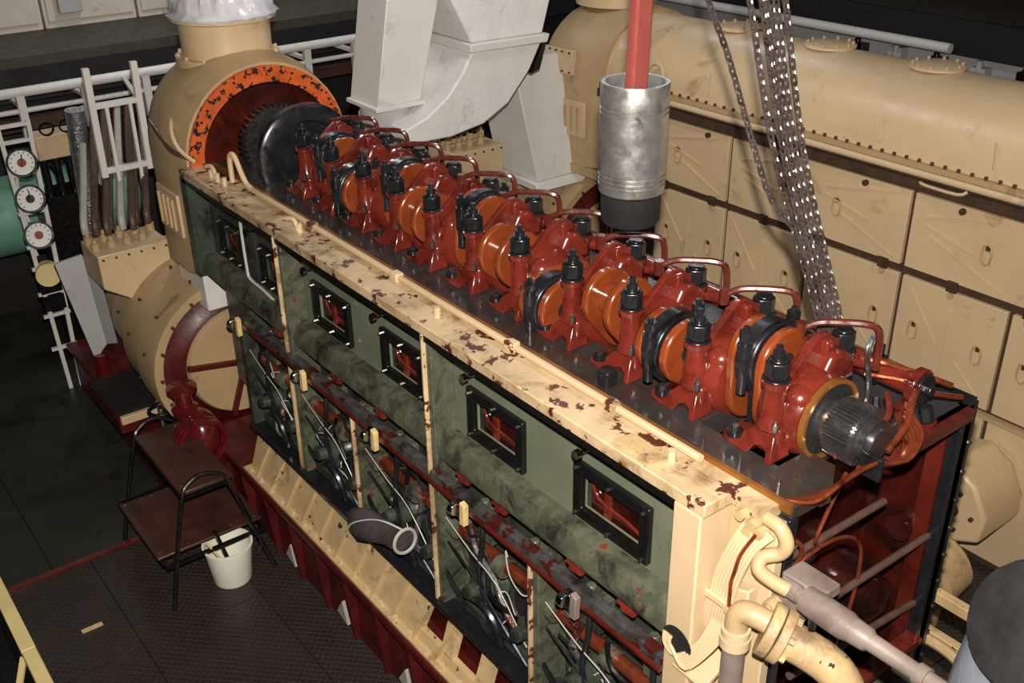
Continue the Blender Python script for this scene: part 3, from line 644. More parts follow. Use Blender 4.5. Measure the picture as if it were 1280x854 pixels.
chain('single slack chain sagging beside the thick bundle of hoist chains', [(-2.50, 2.65, 3.60), (-2.43, 2.65, 3.39), (-2.33, 2.65, 3.23), (-2.21, 2.65, 3.0), (-2.10, 2.65, 2.81), (-1.98, 2.655, 2.72), (-1.90, 2.66, 2.66), (-1.86, 2.67, 2.58)])
bund = []
random.seed(17)
for i in range(6):                     # two groups at the hoist, drawn together over the caps
    grp = 0 if i < 2 else .046
    tx = -2.245+grp+.017*(i if i < 2 else i-2); bx = -1.855+.0145*i
    bund.append(((tx, 2.62+.022*((i*2) % 4), 3.45+.006*i), (bx, 2.615+.020*((i*2) % 4), 2.53-.007*i+.005*(i % 3))))
for i, (a, c) in enumerate(bund):
    a = Vector(a); c = Vector(c); m = (a+c)/2+Vector((-.03, 0, -.012))
    e = a+(a-c)*.35
    chain('taut strand in the thick bundle of hoist chains above the bearing caps', [e, a, m, c, c+(c-a)*.17], i == 0)
# ================================================================== END HOUSING OF THE OPENED ENGINE
def arch(w, zt, zb, cy, zc, n=20, hz=None):
    hz = hz or (zt-zc); p = [(cy-w, zb)]
    for i in range(n+1):
        t = PI-PI*i/n; p.append((cy+w*math.cos(t), zc+hz*math.sin(t)))
    return p+[(cy+w, zb)]
def loft(b, secs, close0=False, close1=True):      # secs: list of (x, polygon (y,z))
    n = len(secs[0][1]); vs = [(x, p[0], p[1]) for x, poly in secs for p in poly]; fs = []
    for k in range(len(secs)-1):
        for i in range(n):
            j = (i+1) % n; fs.append((n*k+i, n*k+j, n*(k+1)+j, n*(k+1)+i))
    if close0: fs.append(tuple(range(n-1, -1, -1)))
    if close1: fs.append(tuple(n*(len(secs)-1)+i for i in range(n)))
    return b._add(vs, fs)
def end_housing(dy, label, opened):
    cy = 2.45+dy; x0 = -5.56
    t = thing('end_housing', label, 'engine housing', (-5.95, cy, 1.50))
    A = lambda w, zt, zb: arch(w, zt, zb, cy, 2.18)
    b = MB()
    if opened:
        loft(b, [(-5.83, A(.40, 2.56, 1.62)), (-5.62, A(.42, 2.58, 1.60)), (x0, A(.43, 2.60, 1.58)), (x0, A(.50, 2.68, 1.52)), (-5.72, A(.53, 2.72, 1.50)), (-6.02, A(.53, 2.72, 1.50)), (-6.22, A(.47, 2.66, 1.52)), (-6.36, A(.34, 2.50, 1.60)), (-6.40, A(.2, 2.36, 1.7))], True, True)
    else:
        loft(b, [(x0, A(.50, 2.60, 1.52)), (-5.72, A(.52, 2.62, 1.50)), (-6.02, A(.52, 2.62, 1.50)), (-6.22, A(.47, 2.57, 1.52)), (-6.36, A(.36, 2.46, 1.56)), (-6.40, A(.2, 2.36, 1.7))], True, True)
    b.build('shell', 'cream_dull', t, 50)
    if opened:
        r = MB(); loft(r, [(x0+.012, A(.405, 2.575, 1.60)), (x0+.03, A(.405, 2.575, 1.60)), (x0+.03, A(.485, 2.665, 1.60)), (x0+.0, A(.485, 2.665, 1.60)), (x0+.012, A(.405, 2.575, 1.60))], False, False)
        r.build('rim', 'orange_rim', t)
        MB().prism(A(.398, 2.555, 1.64), 'x', -5.826, -5.80).build('inside', 'red_inner', t)
        r = MB(); loft(r, [(-5.81, A(.385, 2.545, 1.64)), (x0+.01, A(.41, 2.57, 1.62))], False, False); r.build('liner', 'orange_oily', t, 60)
        for a in range(20):
            th = PI*(a+.5)/20; y = cy+.46*math.cos(th); z = 2.18+.455*math.sin(th)
            MB().cyl((x0+.03, y, z), (x0+.042, y, z), .007, n=6).build('rim_hole', 'soot_shade_black', t)
    # neck on top
    nx = -5.98
    MB().lathe([(.30, 2.60), (.30, 2.64), (.30, 2.67), (.262, 2.675), (.258, 2.70), (.262, 2.86), (.30, 2.872), (.30, 2.892), (.25, 2.892), (.24, 2.7), (0, 2.7)], (nx, cy, 0), (0, 0, 1), 36).build('neck', 'cream', t)
    q = MB()
    for i in range(14):
        a = 2*PI*i/14; MB().cyl((nx+.283*math.cos(a), cy+.283*math.sin(a), 2.67), (nx+.283*math.cos(a), cy+.283*math.sin(a), 2.69), .010, n=6).build('neck_bolt', 'cream', t)
    # side plates
    yl = cy-.53
    p = MB().box(-6.02, -5.70, yl-.012, yl+.01, 1.72, 1.98).build('side_plate', 'cream', t, bevel=.004)
    for i in range(4): MB().bar((-5.98+i*.07, yl-.016, 1.75), (-5.98+i*.07, yl-.016, 1.94), .02, .012).build('louvre', 'cream_dull', p)
    if not opened:
        p = MB().box(-6.1, -5.84, yl-.02, yl+.03, 2.16, 2.34).build('bolted_plate', 'cream', t, bevel=.004)
        for xx in (-6.08, -6.01, -5.94, -5.86):
            for zz in (2.18, 2.32): MB().cyl((xx, yl-.02, zz), (xx, yl-.03, zz), .008, n=6).build('plate_bolt', 'seam_brown', p)
    return t
eh = end_housing(0, 'cream end housing with an open orange-rimmed arch at the end of the opened engine', True)
MB().box(-6.02, -5.62, 1.96, 2.9, 1.26, 1.50).build('support_block', 'white_paint', eh, bevel=.01)
for k in range(3):
    MB().tube([(-5.98, 1.935-.006*k, 2.33+.015*k), (-5.86, 1.92, 2.30+.010*k), (-5.70, 1.915, 2.27-.01*k), (-5.58, 1.95, 2.23), (-5.52, 1.98, 2.22+.01*k)], .008, 6).build('cable', 'hose_brown', eh)
MB().tube([(-5.80, 2.0, 2.42), (-5.66, 1.93, 2.36), (-5.58, 1.93, 2.28), (-5.50, 1.98, 2.215)], .012, 7).build('pipe', 'cream', eh)
# plastic sheet tied over the neck
random.seed(5)
b = MB(); n = 40; secs = []
for j, (r, z) in enumerate(((.305, 2.885), (.315, 2.90), (.27, 2.93), (.255, 3.05), (.265, 3.2), (.24, 3.4), (.12, 3.5))):
    secs.append([(r+(.012+.02*min(j, 3)/3)*math.sin(i*2.7+j*.6)*(.4+.6*random.random())) for i in range(n)])
    for i in range(n):
        a = 2*PI*i/n; rr = secs[-1][i]; b.v.append((-5.98+rr*math.cos(a), 2.45+rr*math.sin(a), z))
for j in range(6):
    for i in range(n): b.f.append((n*j+i, n*j+(i+1) % n, n*(j+1)+(i+1) % n, n*(j+1)+i))
b.f.append(tuple(n*6+i for i in range(n)))
tag(b.build('plastic_sheet', 'plastic_wrap', None, 60), 'crumpled clear plastic sheet tied over the open neck of the housing', 'plastic sheet')

# ================================================================== GENERATORS
def generator(dy, label):
    cy, cz = 2.15+dy, .85
    t = thing('generator', label, 'generator', (-6.3, cy, .40), )
    MB().lathe([(.40, -5.84), (.49, -5.84), (.495, -5.72), (.55, -5.72), (.555, -5.75), (.555, -6.02), (.53, -6.025), (.53, -6.34), (.47, -6.36), (.45, -6.9), (.30, -7.0), (.0, -7.0)], (0, cy, cz), (1, 0, 0), 56).build('casing', 'cream_dull', t)
    MB().lathe([(.36, -5.83), (.49, -5.83), (.488, -5.76), (.40, -5.74), (.36, -5.70)], (0, cy, cz), (1, 0, 0), 48).build('coupling_ring', 'maroon_paint', t)
    MB().lathe([(.0, -5.66), (.345, -5.66), (.36, -5.68), (.36, -5.79), (0, -5.79)], (0, cy, cz), (1, 0, 0), 48).build('coupling_disc', 'cream_dull', t)
    for a in (170, 250, 20):
        c = math.radians(a)
        MB().bar((-5.648, cy+.05*math.cos(c), cz+.05*math.sin(c)), (-5.648, cy+.37*math.cos(c), cz+.37*math.sin(c)), .03, .035, (1, 0, 0)).build('spoke', 'maroon_paint', t)
    for i in range(18):
        a = 2*PI*i/18; MB().cyl((-5.72, cy+.51*math.cos(a), cz+.51*math.sin(a)), (-5.705, cy+.51*math.cos(a), cz+.51*math.sin(a)), .012, n=6).build('casing_bolt', 'seam_brown', t)
    for x in (-5.85, -6.2, -6.6):
        for a in (110, 140, 165, 200):
            c = math.radians(a); r = .56 if x > -6 else .535 if x > -6.3 else .465
            MB().cyl((x, cy+(r-.02)*math.cos(c), cz+(r-.02)*math.sin(c)), (x, cy+(r+.012)*math.cos(c), cz+(r+.012)*math.sin(c)), .010, n=6).build('side_bolt', 'seam_brown', t)
    return t
generator(0, 'cream cylindrical generator with a dark red ring below the opened engine')
generator(3.1, 'cream cylindrical generator below the end housing of the covered engine')
# cream terminal boxes with capped unions
def union_box(x, y, z, label, hoses, tops):
    t = thing('union_box', label, 'terminal box', (x+.17, y+.22, z-.4))
    MB().prism([(y, z-.22), (y, z), (y+.45, z), (y+.45, z-.20), (y+.26, z-.40)], 'x', x, x+.34).build('box', 'cream', t, bevel=.006)
    for i in range(9):
        a = (i % 5)*.1+.03; r = i//5
        MB().cyl((x+.08+r*.14, y+a, z), (x+.08+r*.14, y+a, z+.045), .028, n=12).cyl((x+.08+r*.14, y+a, z+.045), (x+.08+r*.14, y+a, z+.07), .014, n=8).build('union_cap', 'cream_dull', t)
    for i in range(6): MB().cyl((x+.34, y+.03+.08*i, z-.03), (x+.348, y+.03+.08*i, z-.03), .008, n=6).build('box_screw', 'seam_brown', t)
    if tops: MB().box(x+.04, x+.30, y+.05, y+.40, 0, z-.25).build('pedestal', 'cream_dull', t)
    return t
union_box(-6.66, 1.57, 1.49, 'cream terminal box with capped unions above the generator of the opened engine', 7, 0)
union_box(-6.5, 4.13, 1.66, 'cream terminal box with capped unions standing between the white ducts and the covered engine', 5, 1)
for i in range(8):
    y = 1.60+.055*i; x = -6.60+.05*(i % 3)
    tag(MB().tube([(x, y, 1.55), (x-.02, y+.01, 1.64), (x-.30, y+.13, 1.80), (x-.60, y+.25, 1.96), (x-.85, y+.36, 2.12)], .024, 8).build('hose', 'hose_brown' if i % 4 else 'wire_grey'), ('brown rubber hose' if i % 4 else 'pale grey hose')+' rising from the cream terminal box to the white frame', 'hose', 'hoses above the terminal box')
for i in range(6):
    y = 4.18+.06*i
    tag(MB().tube([(-6.35, y, 1.73), (-6.35, y+.01, 1.85), (-6.40, y+.02, 2.0), (-6.5, y+.0, 2.15)], .02, 8).build('hose', 'hose_brown' if i % 2 else 'black_paint'), ('brown hose' if i % 2 else 'black hose')+' standing up behind the red bearing caps under the white duct', 'hose', 'hoses under the white duct')

# ================================================================== COVERED ENGINE
K = 5.0
E2 = thing('diesel_engine', 'closed cream diesel engine with rounded top cover and square doors behind the chains', 'engine', (-2.7, 5.5, 0))
MB().box(-5.56, .6, K+.03, K+1.0, 0, 2.14).build('block', 'seam_brown', E2)
b = MB(); cy = 5.52
sec = [(K+.055, 2.16)] + [(cy+.455*math.cos(PI-PI*i/24), 2.20+.38*math.sin(PI-PI*i/24)) for i in range(25)] + [(K+.985, 2.16)]
loft(b, [(-5.56, sec), (.6, sec)], True, True); b.build('top_cover', 'cream', E2, 50)
def door(x0, x1, z0, z1, style, h=None):
    g = .014
    d = MB().box(x0+g, x1-g, K, K+.03, z0+g, z1-g).build('door', 'cream', E2, bevel=.004)
    w = x1-x0; hh = z1-z0; xc = (x0+x1)/2; zc = (z0+z1)/2
    def ridge(a, c): MB().bar((x0+w*a[0], K-.001, z0+hh*a[1]), (x0+w*c[0], K-.001, z0+hh*c[1]), .010, .012, (0, 1, 0)).build('stiffener', 'cream', d)
    if style == 2:
        for s, q in ((0, .05), (0, .55)):
            ridge((q+.02, .72), (q+.38, .92)); ridge((q+.02, .62), (q+.25, .45)); ridge((q+.05, .50), (q+.40, .10))
        hs = [x0+w*.36, x0+w*.64]
    else:
        ridge((.1, .9), (.42, .45)); ridge((.62, .35), (.9, .08)); ridge((.5, .12), (.5, .80))
        hs = [x0+w*.2, x0+w*.80]
    for hx in hs:
        MB().tube([(hx-.022, K-.006, zc-.045), (hx+.022, K-.006, zc-.045), (hx+.022, K-.006, zc+.045), (hx-.022, K-.006, zc+.045)], .006, 6, 2, True).build('handle', 'cream_dull', d)
        MB().box(hx-.012, hx+.012, K-.004, K, zc+.02, zc+.05).build('handle_plate', 'seam_brown', d)
    return d
up = [(-5.55, -4.31), (-4.31, -3.0), (-3.0, -1.69), (-1.69, -.38)]
for x0, x1 in up: door(x0, x1, 1.60, 2.06, 2)
for i in range(7):
    x0 = -4.96+i*.655; door(x0, x0+.655, .95, 1.575, 1)
for i in range(4): door(-4.31-.655+i*1.31, -4.31-.655+(i+1)*1.31, .04, .92, 1)
for i in range(12):
    x = -5.3+i*.437
    lt = MB().box(x-.03, x+.03, K-.015, K, 1.565, 1.625).cyl((x, K-.03, 1.60), (x, K, 1.60), .022, n=10).build('latch', 'seam_brown', E2)
    MB().cyl((x, K-.02, 1.545), (x, K, 1.545), .018, n=8).build('latch_knob', 'cream_dull', lt)
for i in range(10):
    x = -5.1+i*.6; MB().cyl((x, K-.02, 2.02), (x, K, 2.02), .018, n=8).build('peg', 'seam_brown', E2)
# top rail: gutter, pipe, flange
MB().box(-5.56, .6, K-.025, K+.07, 2.07, 2.125).build('rail_flange', 'seam_brown', E2)
MB().box(-5.56, .6, K-.005, K+.06, 2.125, 2.165).build('rail_gutter', 'seam_brown', E2)
MB().cyl((-5.5, K-.02, 2.16), (.6, K-.02, 2.16), .020, n=10).build('rail_pipe', 'cream', E2)
MB().tube([(-4.88, K-.02, 2.16), (-4.93, K-.02, 2.19), (-5.0, K+.06, 2.32), (-5.04, K+.06, 2.37), (-5.10, K+.05, 2.36), (-5.14, K+.02, 2.30)], .016, 8).build('rail_pipe_bend', 'cream', E2)
MB().box(-5.56, .6, K+.03, K+.075, 2.165, 2.195).build('cover_flange', 'cream_dull', E2)
for i in range(76):
    x = -5.45+i*.078; MB().cyl((x, K+.05, 2.195), (x, K+.05, 2.212), .010, n=6).build('cover_bolt', 'seam_brown', E2)
MB().tube([(-2.95, K-.04, 2.12), (-2.9, K-.06, 2.12), (-2.72, K-.06, 2.12), (-2.68, K-.04, 2.14)], .009, 6).build('grab_bar', 'cream', E2)
MB().box(-5.56, .6, K-.03, K+.02, .925, .945).build('lower_flange', 'cream_dull', E2)
for i in range(8):
    x = -4.8+i*.74
    h = MB().lathe([(.16, 0), (.16, .012), (.14, .02), (0, .022)], (x, cy+.03, 2.578), (0, 0, 1), 24).build('hatch_plate', 'cream', E2)
    for a in range(10):
        c = 2*PI*a/10; MB().cyl((x+.135*math.cos(c), cy+.03+.135*math.sin(c), 2.59), (x+.135*math.cos(c), cy+.03+.135*math.sin(c), 2.612), .010, n=6).build('hatch_bolt', 'cream_dull', h)
for x in (-4.6, -3.3, -2.62, -1.9):
    MB().bar((x, K+.062, 2.25), (x-.03, K+.10, 2.38), .010, .012).build('cover_seam', 'cream_dull', E2)
MB().box(-6.45, -5.5, K-.02, K+.06, 1.44, 1.50).build('end_step', 'cream_dull', E2)
end_housing(3.07, 'closed cream end housing with neck and bolted plates on the covered engine', False)

# ================================================================== WHITE DUCTS
t = thing('exhaust_duct', 'large white lagged duct bending down behind the opened engine', 'duct', (-5.8, 3.9, 2.0))
X0, X1 = -5.50, -6.10
inn = [(3.86, 2.545), (3.78, 2.42), (3.66, 2.29), (3.50, 2.19), (3.34, 2.14)]
out = [(4.42, 2.53), (4.32, 2.36), (4.14, 2.17), (3.94, 2.07), (3.68, 2.03), (3.34, 2.04)]
MB().prism(inn+out[::-1], 'x', X1, X0).build('elbow', 'white_lagging', t, 30, bevel=.012)
MB().hexa([(X0+.03, 3.83, 2.545), (X0+.03, 4.45, 2.53), (X1-.03, 4.45, 2.53), (X1-.03, 3.83, 2.545)], [(X0+.03, 3.83, 2.60), (X0+.03, 4.47, 2.585), (X1-.03, 4.47, 2.585), (X1-.03, 3.83, 2.60)]).build('flange', 'white_paint', t, bevel=.008)
MB().hexa([(X0, 3.86, 2.60), (X0, 4.43, 2.585), (X1, 4.43, 2.585), (X1, 3.86, 2.60)], [(X0-.1, 3.66, 3.1), (X0-.1, 4.68, 3.1), (X1-.2, 4.68, 3.1), (X1-.2, 3.66, 3.1)]).build('diffuser', 'white_lagging', t, 30, bevel=.012)
MB().box(X1-.2, X0-.1, 3.66, 4.68, 3.1, 5.2).build('riser', 'white_lagging', t, 30)
MB().hexa([(X0+.006, 4.40, 2.36), (X0+.006, 4.46, 2.53), (X1, 4.46, 2.53), (X1, 4.40, 2.36)], [(X0+.006, 4.33, 2.34), (X0+.006, 4.43, 2.53), (X1, 4.43, 2.53), (X1, 4.33, 2.34)]).build('shadow_strip', 'black_paint', t)  # black strip painting the flash shadow along the elbow's outer edge
t = thing('ventilation_duct', 'slim white square duct leaning next to the large lagged duct', 'duct', (-5.85, 3.4, 2.0))
q = lambda y0, y1, z, x0, x1: [(x0, y0, z), (x0, y1, z), (x1, y1, z), (x1, y0, z)]
MB().hexa(q(3.24, 3.56, 2.26, -5.66, -6.0), q(3.36, 3.74, 2.90, -5.66, -6.0)).hexa(q(3.36, 3.74, 2.90, -5.66, -6.0), q(3.62, 4.0, 4.6, -5.66, -6.0)).build('duct', 'white_paint', t, 20, bevel=.006)
MB().hexa(q(3.22, 3.58, 2.235, -5.64, -6.02), q(3.22, 3.58, 2.262, -5.64, -6.02)).build('collar', 'white_paint', t, bevel=.004)
MB().lathe([(.0, 0), (.13, 0), (.165, .06), (.17, .22), (.17, .235)], (-5.83, 3.40, 2.0), (0, 0, 1), 24).build('transition', 'grey_panel', t)
t = thing('air_intake_duct', 'white flared air trunk under the end housing of the covered engine', 'duct', (-6.1, 4.95, 1.32))
MB().hexa(q(4.62, 5.40, 1.36, -5.78, -6.4), q(4.62, 5.30, 1.42, -5.82, -6.36)).hexa(q(4.66, 5.28, 1.42, -5.84, -6.34), q(4.56, 5.10, 2.3, -6.0, -6.5)).build('trunk', 'white_paint', t, 20, bevel=.01)
# ================================================================== GALLERY FURNITURE
for i, (y0, y1) in enumerate(((.6, 1.55), (1.57, 2.45), (2.47, 3.28), (3.30, 3.62), (3.64, 4.3), (4.32, 5.4), (5.42, 6.6))):
    lab = ['cream switch cabinet standing at the dark end of the gallery', 'wide plain cream cabinet with a rust stain on the gallery', 'cream cabinet with a small grey socket box on the gallery', 'narrow cream cabinet between two wider ones on the gallery', 'cream cabinet on the gallery just behind the plastic sheet', 'dark-sided cream cabinet on the gallery behind the slim white duct', 'last cream cabinet of the gallery row behind the large white duct'][i]
    t = thing('switch_cabinet', lab, 'cabinet', (-10.25, (y0+y1)/2, 2.2), 'cabinets on the gallery')
    MB().box(-10.5, -10.02, y0, y1, 2.2, 3.9).build('body', 'cabinet', t, bevel=.006)
    d = MB().box(-10.02, -10.0, y0+.03, y1-.03, 2.26, 3.8).build('door', 'cabinet', t, bevel=.004)
    MB().box(-10.0, -9.97, y1-.12, y1-.09, 2.7, 2.85).build('handle', 'black_paint', d)
    if i == 2: MB().box(-10.0, -9.93, y0+.12, y0+.32, 2.33, 2.6).build('socket_box', 'grey_panel', t, bevel=.006)
    if i == 3: MB().box(-10.0, -9.985, y0+.05, y0+.09, 2.4, 2.62).build('sign', 'gauge_red', t)
# rails in front of the gallery
t = thing('gallery_rail', 'white pipe rail running across the far end of the engine room', 'railing', (-8.55, 2.4, 1.6))
MB().cyl((-8.5, -.8, 2.04), (-8.5, 5.4, 2.06), .038, n=12).build('top_rail', 'white_paint', t)
MB().cyl((-8.5, -.8, 1.90), (-8.5, 5.4, 1.92), .020, n=8).build('lower_rail', 'white_paint', t)
MB().box(-8.62, -8.56, -.8, 5.4, 1.74, 1.83).build('rail_board', 'wood_brown', t)
for i in range(13):
    y = -.6+i*.48
    MB().box(-8.53, -8.47, y-.03, y+.03, 1.70, 2.03).build('rail_bracket', 'white_paint', t, bevel=.004)
    MB().box(-9.0, -8.5, y-.02, y+.02, 1.93, 1.96).build('bracket_arm', 'white_paint', t)
t = thing('gallery_rail', 'white pipe rail along the gallery behind the covered engine', 'railing', (-5.5, 8.6, 1.9))
MB().cyl((-8.6, 8.6, 1.97), (-5.05, 8.6, 1.97), .045, n=12).build('top_rail', 'white_paint', t)
for i in range(5): MB().box(-7.7+i*.64, -7.66+i*.64, 8.58, 8.74, 1.93, 1.97).build('rail_bracket', 'white_paint', t)
random.seed(9)
for i in range(9):
    x = -6.2+i*.42; tag(MB().box(x, x+.14, 8.78, 8.9, 1.74-.1*random.random(), 1.80+.06*random.random()).cyl((x+.07, 8.8, 1.76), (x+.07, 8.8, 1.87), .03, n=8).build('pipe_fitting', 'grey_panel' if i % 2 else 'black_paint', None, bevel=.006), ('small grey' if i % 2 else 'small black')+' pipe fitting fixed to the grey bulkhead behind the covered engine', 'fitting', 'fittings on the grey bulkhead')
# ================================================================== LEFT SIDE OF THE ROOM
# gauge stand
gx = -7.62
t = thing('gauge_stand', 'tall narrow white stand with three round pressure gauges', 'gauge stand', (gx, 1.53, 0))
for y0, y1 in ((1.43, 1.43), (1.63, 1.58)):
    MB().bar((gx, y1 if y0 > 1.5 else 1.50, 0), (gx, y0, 2.06), .028, .028, (0, 1, 0)).build('upright', 'white_paint', t)
for z in (.35, .62, .80, 1.0, 1.17, 1.42, 1.70, 1.93, 2.04):
    MB().box(gx-.012, gx+.012, 1.43, 1.62, z-.012, z+.012).build('cross_bar', 'white_paint', t)
MB().box(gx-.02, gx+.02, 1.45, 1.60, .80, .93).build('name_plate', 'black_paint', t)
MB().box(gx-.02, gx+.02, 1.45, 1.60, .66, .78).build('name_plate', 'black_paint', t)
MB().cyl((gx-.0, 1.53, .96), (gx+.10, 1.51, .97), .085, .085, n=24).build('lamp_cap', 'yellow_cream', t)
for i, z in enumerate((1.78, 1.52, 1.25)):
    c = V(gx+.03, 1.53, z); d = Vector((.86, -.30, .40)).normalized()
    ga = MB().cyl(c-d*.05, c+d*.04, .098, n=28).build('gauge', 'black_paint', t, bevel=.004)
    MB().ring(c+d*.03, c+d*.05, .100, .084, 28).build('bezel', 'black_paint', ga)
    MB().cyl(c+d*.038, c+d*.043, .085, n=28).build('dial', 'gauge_face', ga)
    x_, y_, _ = frame_of(d)
    sd = Vector((0, 1, 0)); sd = (sd-d*sd.dot(d)).normalized(); u_ = d.cross(sd) if d.cross(sd).z > 0 else sd.cross(d)
    a = (.5, .2, 1.5)[i]; pd = sd*math.sin(a)*.5+u_*math.cos(a)
    MB().bar(c+d*.046-pd*.03, c+d*.046+pd*.062, .008, .003, d).build('needle', 'gauge_red' if i == 2 else 'black_paint', ga)
    q = MB()
    for kk in range(11):
        th = math.radians(-130+26*kk); p = sd*math.sin(th)+u_*math.cos(th); MB().bar(c+d*.044+p*.062, c+d*.044+p*.078, .005, .002, d).build('tick', 'black_paint', ga)
    MB().ring(c+d*.041, c+d*.0455, .030, .0, 16).build('hub', 'gauge_red' if i != 1 else 'black_paint', ga)
    MB().tube([c-d*.03, c+V(-.1, -.03, -.08), c+V(-.12, -.05, -.28), c+V(-.1, -.03, -.45)], .012, 6).build('pipe', 'white_paint', t)
# foil-wrapped pipe
tag(MB().tube([(-7.3, 1.79, .55), (-7.27, 1.81, 1.2), (-7.24, 1.83, 1.8), (-7.2, 1.84, 2.18)], .062, 14).build('lagged_pipe', 'foil'), 'upright pipe wrapped in crinkled silver foil behind the gauge stand', 'pipe')
# white frame
t = thing('hose_rack', 'white rectangular frame holding the brown hoses below the pipe rail', 'frame', (-6.8, 1.99, 1.8))
for y in (1.84, 2.14): MB().bar((-6.8, y, 1.82), (-6.8, y+.01, 2.52), .042, .042, (0, 1, 0)).build('upright', 'white_paint', t, bevel=.004)
for z in (1.86, 2.28): MB().box(-6.82, -6.78, 1.83, 2.15, z-.018, z+.018).build('cross_bar', 'white_paint', t, bevel=.004)
for y in (1.92, 2.07): MB().bar((-6.79, y, 1.66), (-6.79, y+.01, 2.28), .026, .02, (0, 1, 0)).build('inner_bar', 'white_paint', t)
for y in (1.84, 2.14): MB().bar((-6.8, y, 2.28), (-8.5, y+.45, 2.04), .03, .03).build('arm', 'white_paint', t)
# teal tank
t = thing('air_receiver', 'pale green cylindrical tank lying behind the gauge stand', 'tank', (-8.75, 1.3, .6))
b = MB().lathe([(.0, -.25), (.15, -.22), (.25, -.15), (.31, 0), (.31, 2.2), (.26, 2.33), (.14, 2.40), (.0, 2.42)], (-8.75, .2, 1.05), (0, 1, 0), 28)
b.build('shell', 'teal', t)
MB().ring((-8.75, 1.95, 1.05), (-8.75, 1.98, 1.05), .318, .30, 28).build('band', 'black_paint', t)
for y in (.5, 1.9): MB().box(-8.95, -8.55, y-.05, y+.05, 0, .85).build('saddle', 'black_paint', t)
# boxes and valves behind
t = thing('valve_chest', 'small cream chest with dark valves behind the foil pipe', 'valve', (-8.2, 2.0, 1.3))
MB().box(-8.3, -8.1, 1.75, 2.1, 1.62, 1.80).build('chest', 'cream', t, bevel=.008)
for i in range(4):
    MB().cyl((-8.12, 1.78+.09*i, 1.35), (-8.12, 1.78+.09*i, 1.62), .03, n=10).build('valve', 'black_paint', t)
    if i < 2: MB().ring((-8.08, 1.84+.14*i, 1.86), (-8.06, 1.84+.14*i, 1.86), .055, .042, 18).build('handwheel', 'black_paint', t)
MB().box(-8.35, -8.05, 1.7, 2.15, 0, 1.35).build('pedestal', 'black_paint', t)
# white sheet-metal guard beside the generator
t = thing('sheet_guard', 'folded pale grey sheet-metal guard beside the generator', 'guard', (-6.95, 1.55, .42))
MB().prism([(1.44, 1.28), (1.62, 1.30), (1.66, .62), (1.56, .52)], 'x', -6.93, -6.91).hexa([(-6.92, 1.655, .62), (-6.92, 1.62, 1.30), (-6.90, 1.62, 1.30), (-6.90, 1.655, .62)], [(-6.8, 1.70, .66), (-6.8, 1.67, 1.24), (-6.79, 1.67, 1.24), (-6.79, 1.70, .66)]).build('guard', 'grey_panel', t)
MB().cyl((-6.9, 1.6, .40), (-6.9, 1.6, .56), .05, n=12).build('foot', 'maroon_gloss', t)
# step box with black mat
t = thing('junction_box', 'dark red box with cream edge topped by a black mat beside the generator', 'box', (-6.3, 1.6, .40))
MB().box(-6.62, -6.03, 1.42, 1.66, .40, .50).build('box', 'maroon_paint', t, bevel=.006)
MB().box(-6.05, -6.015, 1.43, 1.68, .47, .525).build('edge', 'cream', t, bevel=.004)
MB().box(-6.58, -6.05, 1.42, 1.70, .53, .545).build('mat', 'soot_shade_black', t)
MB().box(-6.58, -6.05, 1.44, 1.66, .50, .53).build('top_plate', 'black_paint', t)
# red pump and ring
t = thing('bilge_pump', 'glossy red rounded pump standing on the engine base', 'pump', (-5.42, 1.72, .40))
MB().ball((-5.42, 1.72, .60), .15, (1, .8, 1.1)).build('body', 'maroon_gloss', t, 70)
MB().lathe([(.07, .70), (.08, .76), (.05, .78), (.05, .86), (.09, .87), (.09, .90), (.0, .92)], (-5.50, 1.68, 0), (0, 0, 1), 18).build('neck', 'maroon_gloss', t)
MB().cyl((-5.42, 1.72, .40), (-5.42, 1.72, .47), .14, n=18).build('foot', 'maroon_paint', t)
for k in range(3): MB().ring((-5.40+.045*k, 1.69, .60), (-5.385+.045*k, 1.69, .60), .155, .13, 20).build('cooling_rib', 'maroon_gloss', t)
t = thing('handwheel', 'small dark handwheel standing on the engine base beside the stool', 'handwheel', (-5.80, 1.62, .40))
MB().tube([(-5.8+.07*math.cos(2*PI*i/14), 1.62+.07*math.sin(2*PI*i/14), .62) for i in range(14)], .012, 8, 2, True).build('rim', 'black_paint', t)
MB().cyl((-5.8, 1.62, .40), (-5.8, 1.62, .63), .018, n=8).build('spindle', 'steel', t)
MB().bar((-5.87, 1.62, .62), (-5.73, 1.62, .62), .012, .01).build('spoke', 'steel', t)

# ================================================================== STOOL, BUCKET
t = thing('step_stool', 'two-step stool with brown wooden treads on bent black tube legs', 'stool', (-5.15, 1.51, 0))
MB().box(-5.57, -4.84, 1.37, 1.67, .615, .64).build('top_tread', 'wood_brown', t, bevel=.006)
MB().box(-5.47, -4.84, 1.18, 1.80, .265, .285).build('lower_tread', 'wood_brown', t, bevel=.006)
for xt, xb in ((-4.86, -4.71), (-5.60, -5.50)):
    MB().tube([(xb, 1.18, .012), (xb+(xt-xb)*.4, 1.26, .27), (xt+.02, 1.37, .60), (xt, 1.42, .665), (xt-.01, 1.505, .69), (xt, 1.59, .665), (xt+.02, 1.64, .60), (xb+(xt-xb)*.4, 1.72, .27), (xb, 1.79, .012)], .0135, 8, 4).build('leg_frame', 'black_paint', t)
    MB().bar((xt+.01, 1.38, .60), (xt+.01, 1.63, .60), .02, .02).build('top_bar', 'black_paint', t)
    MB().bar((xb+(xt-xb)*.40, 1.20, .255), (xb+(xt-xb)*.40, 1.79, .255), .02, .02).build('lower_bar', 'black_paint', t)
for y in (1.38, 1.63): MB().bar((-5.58, y, .60), (-4.86, y, .60), .018, .018).build('side_bar', 'black_paint', t)
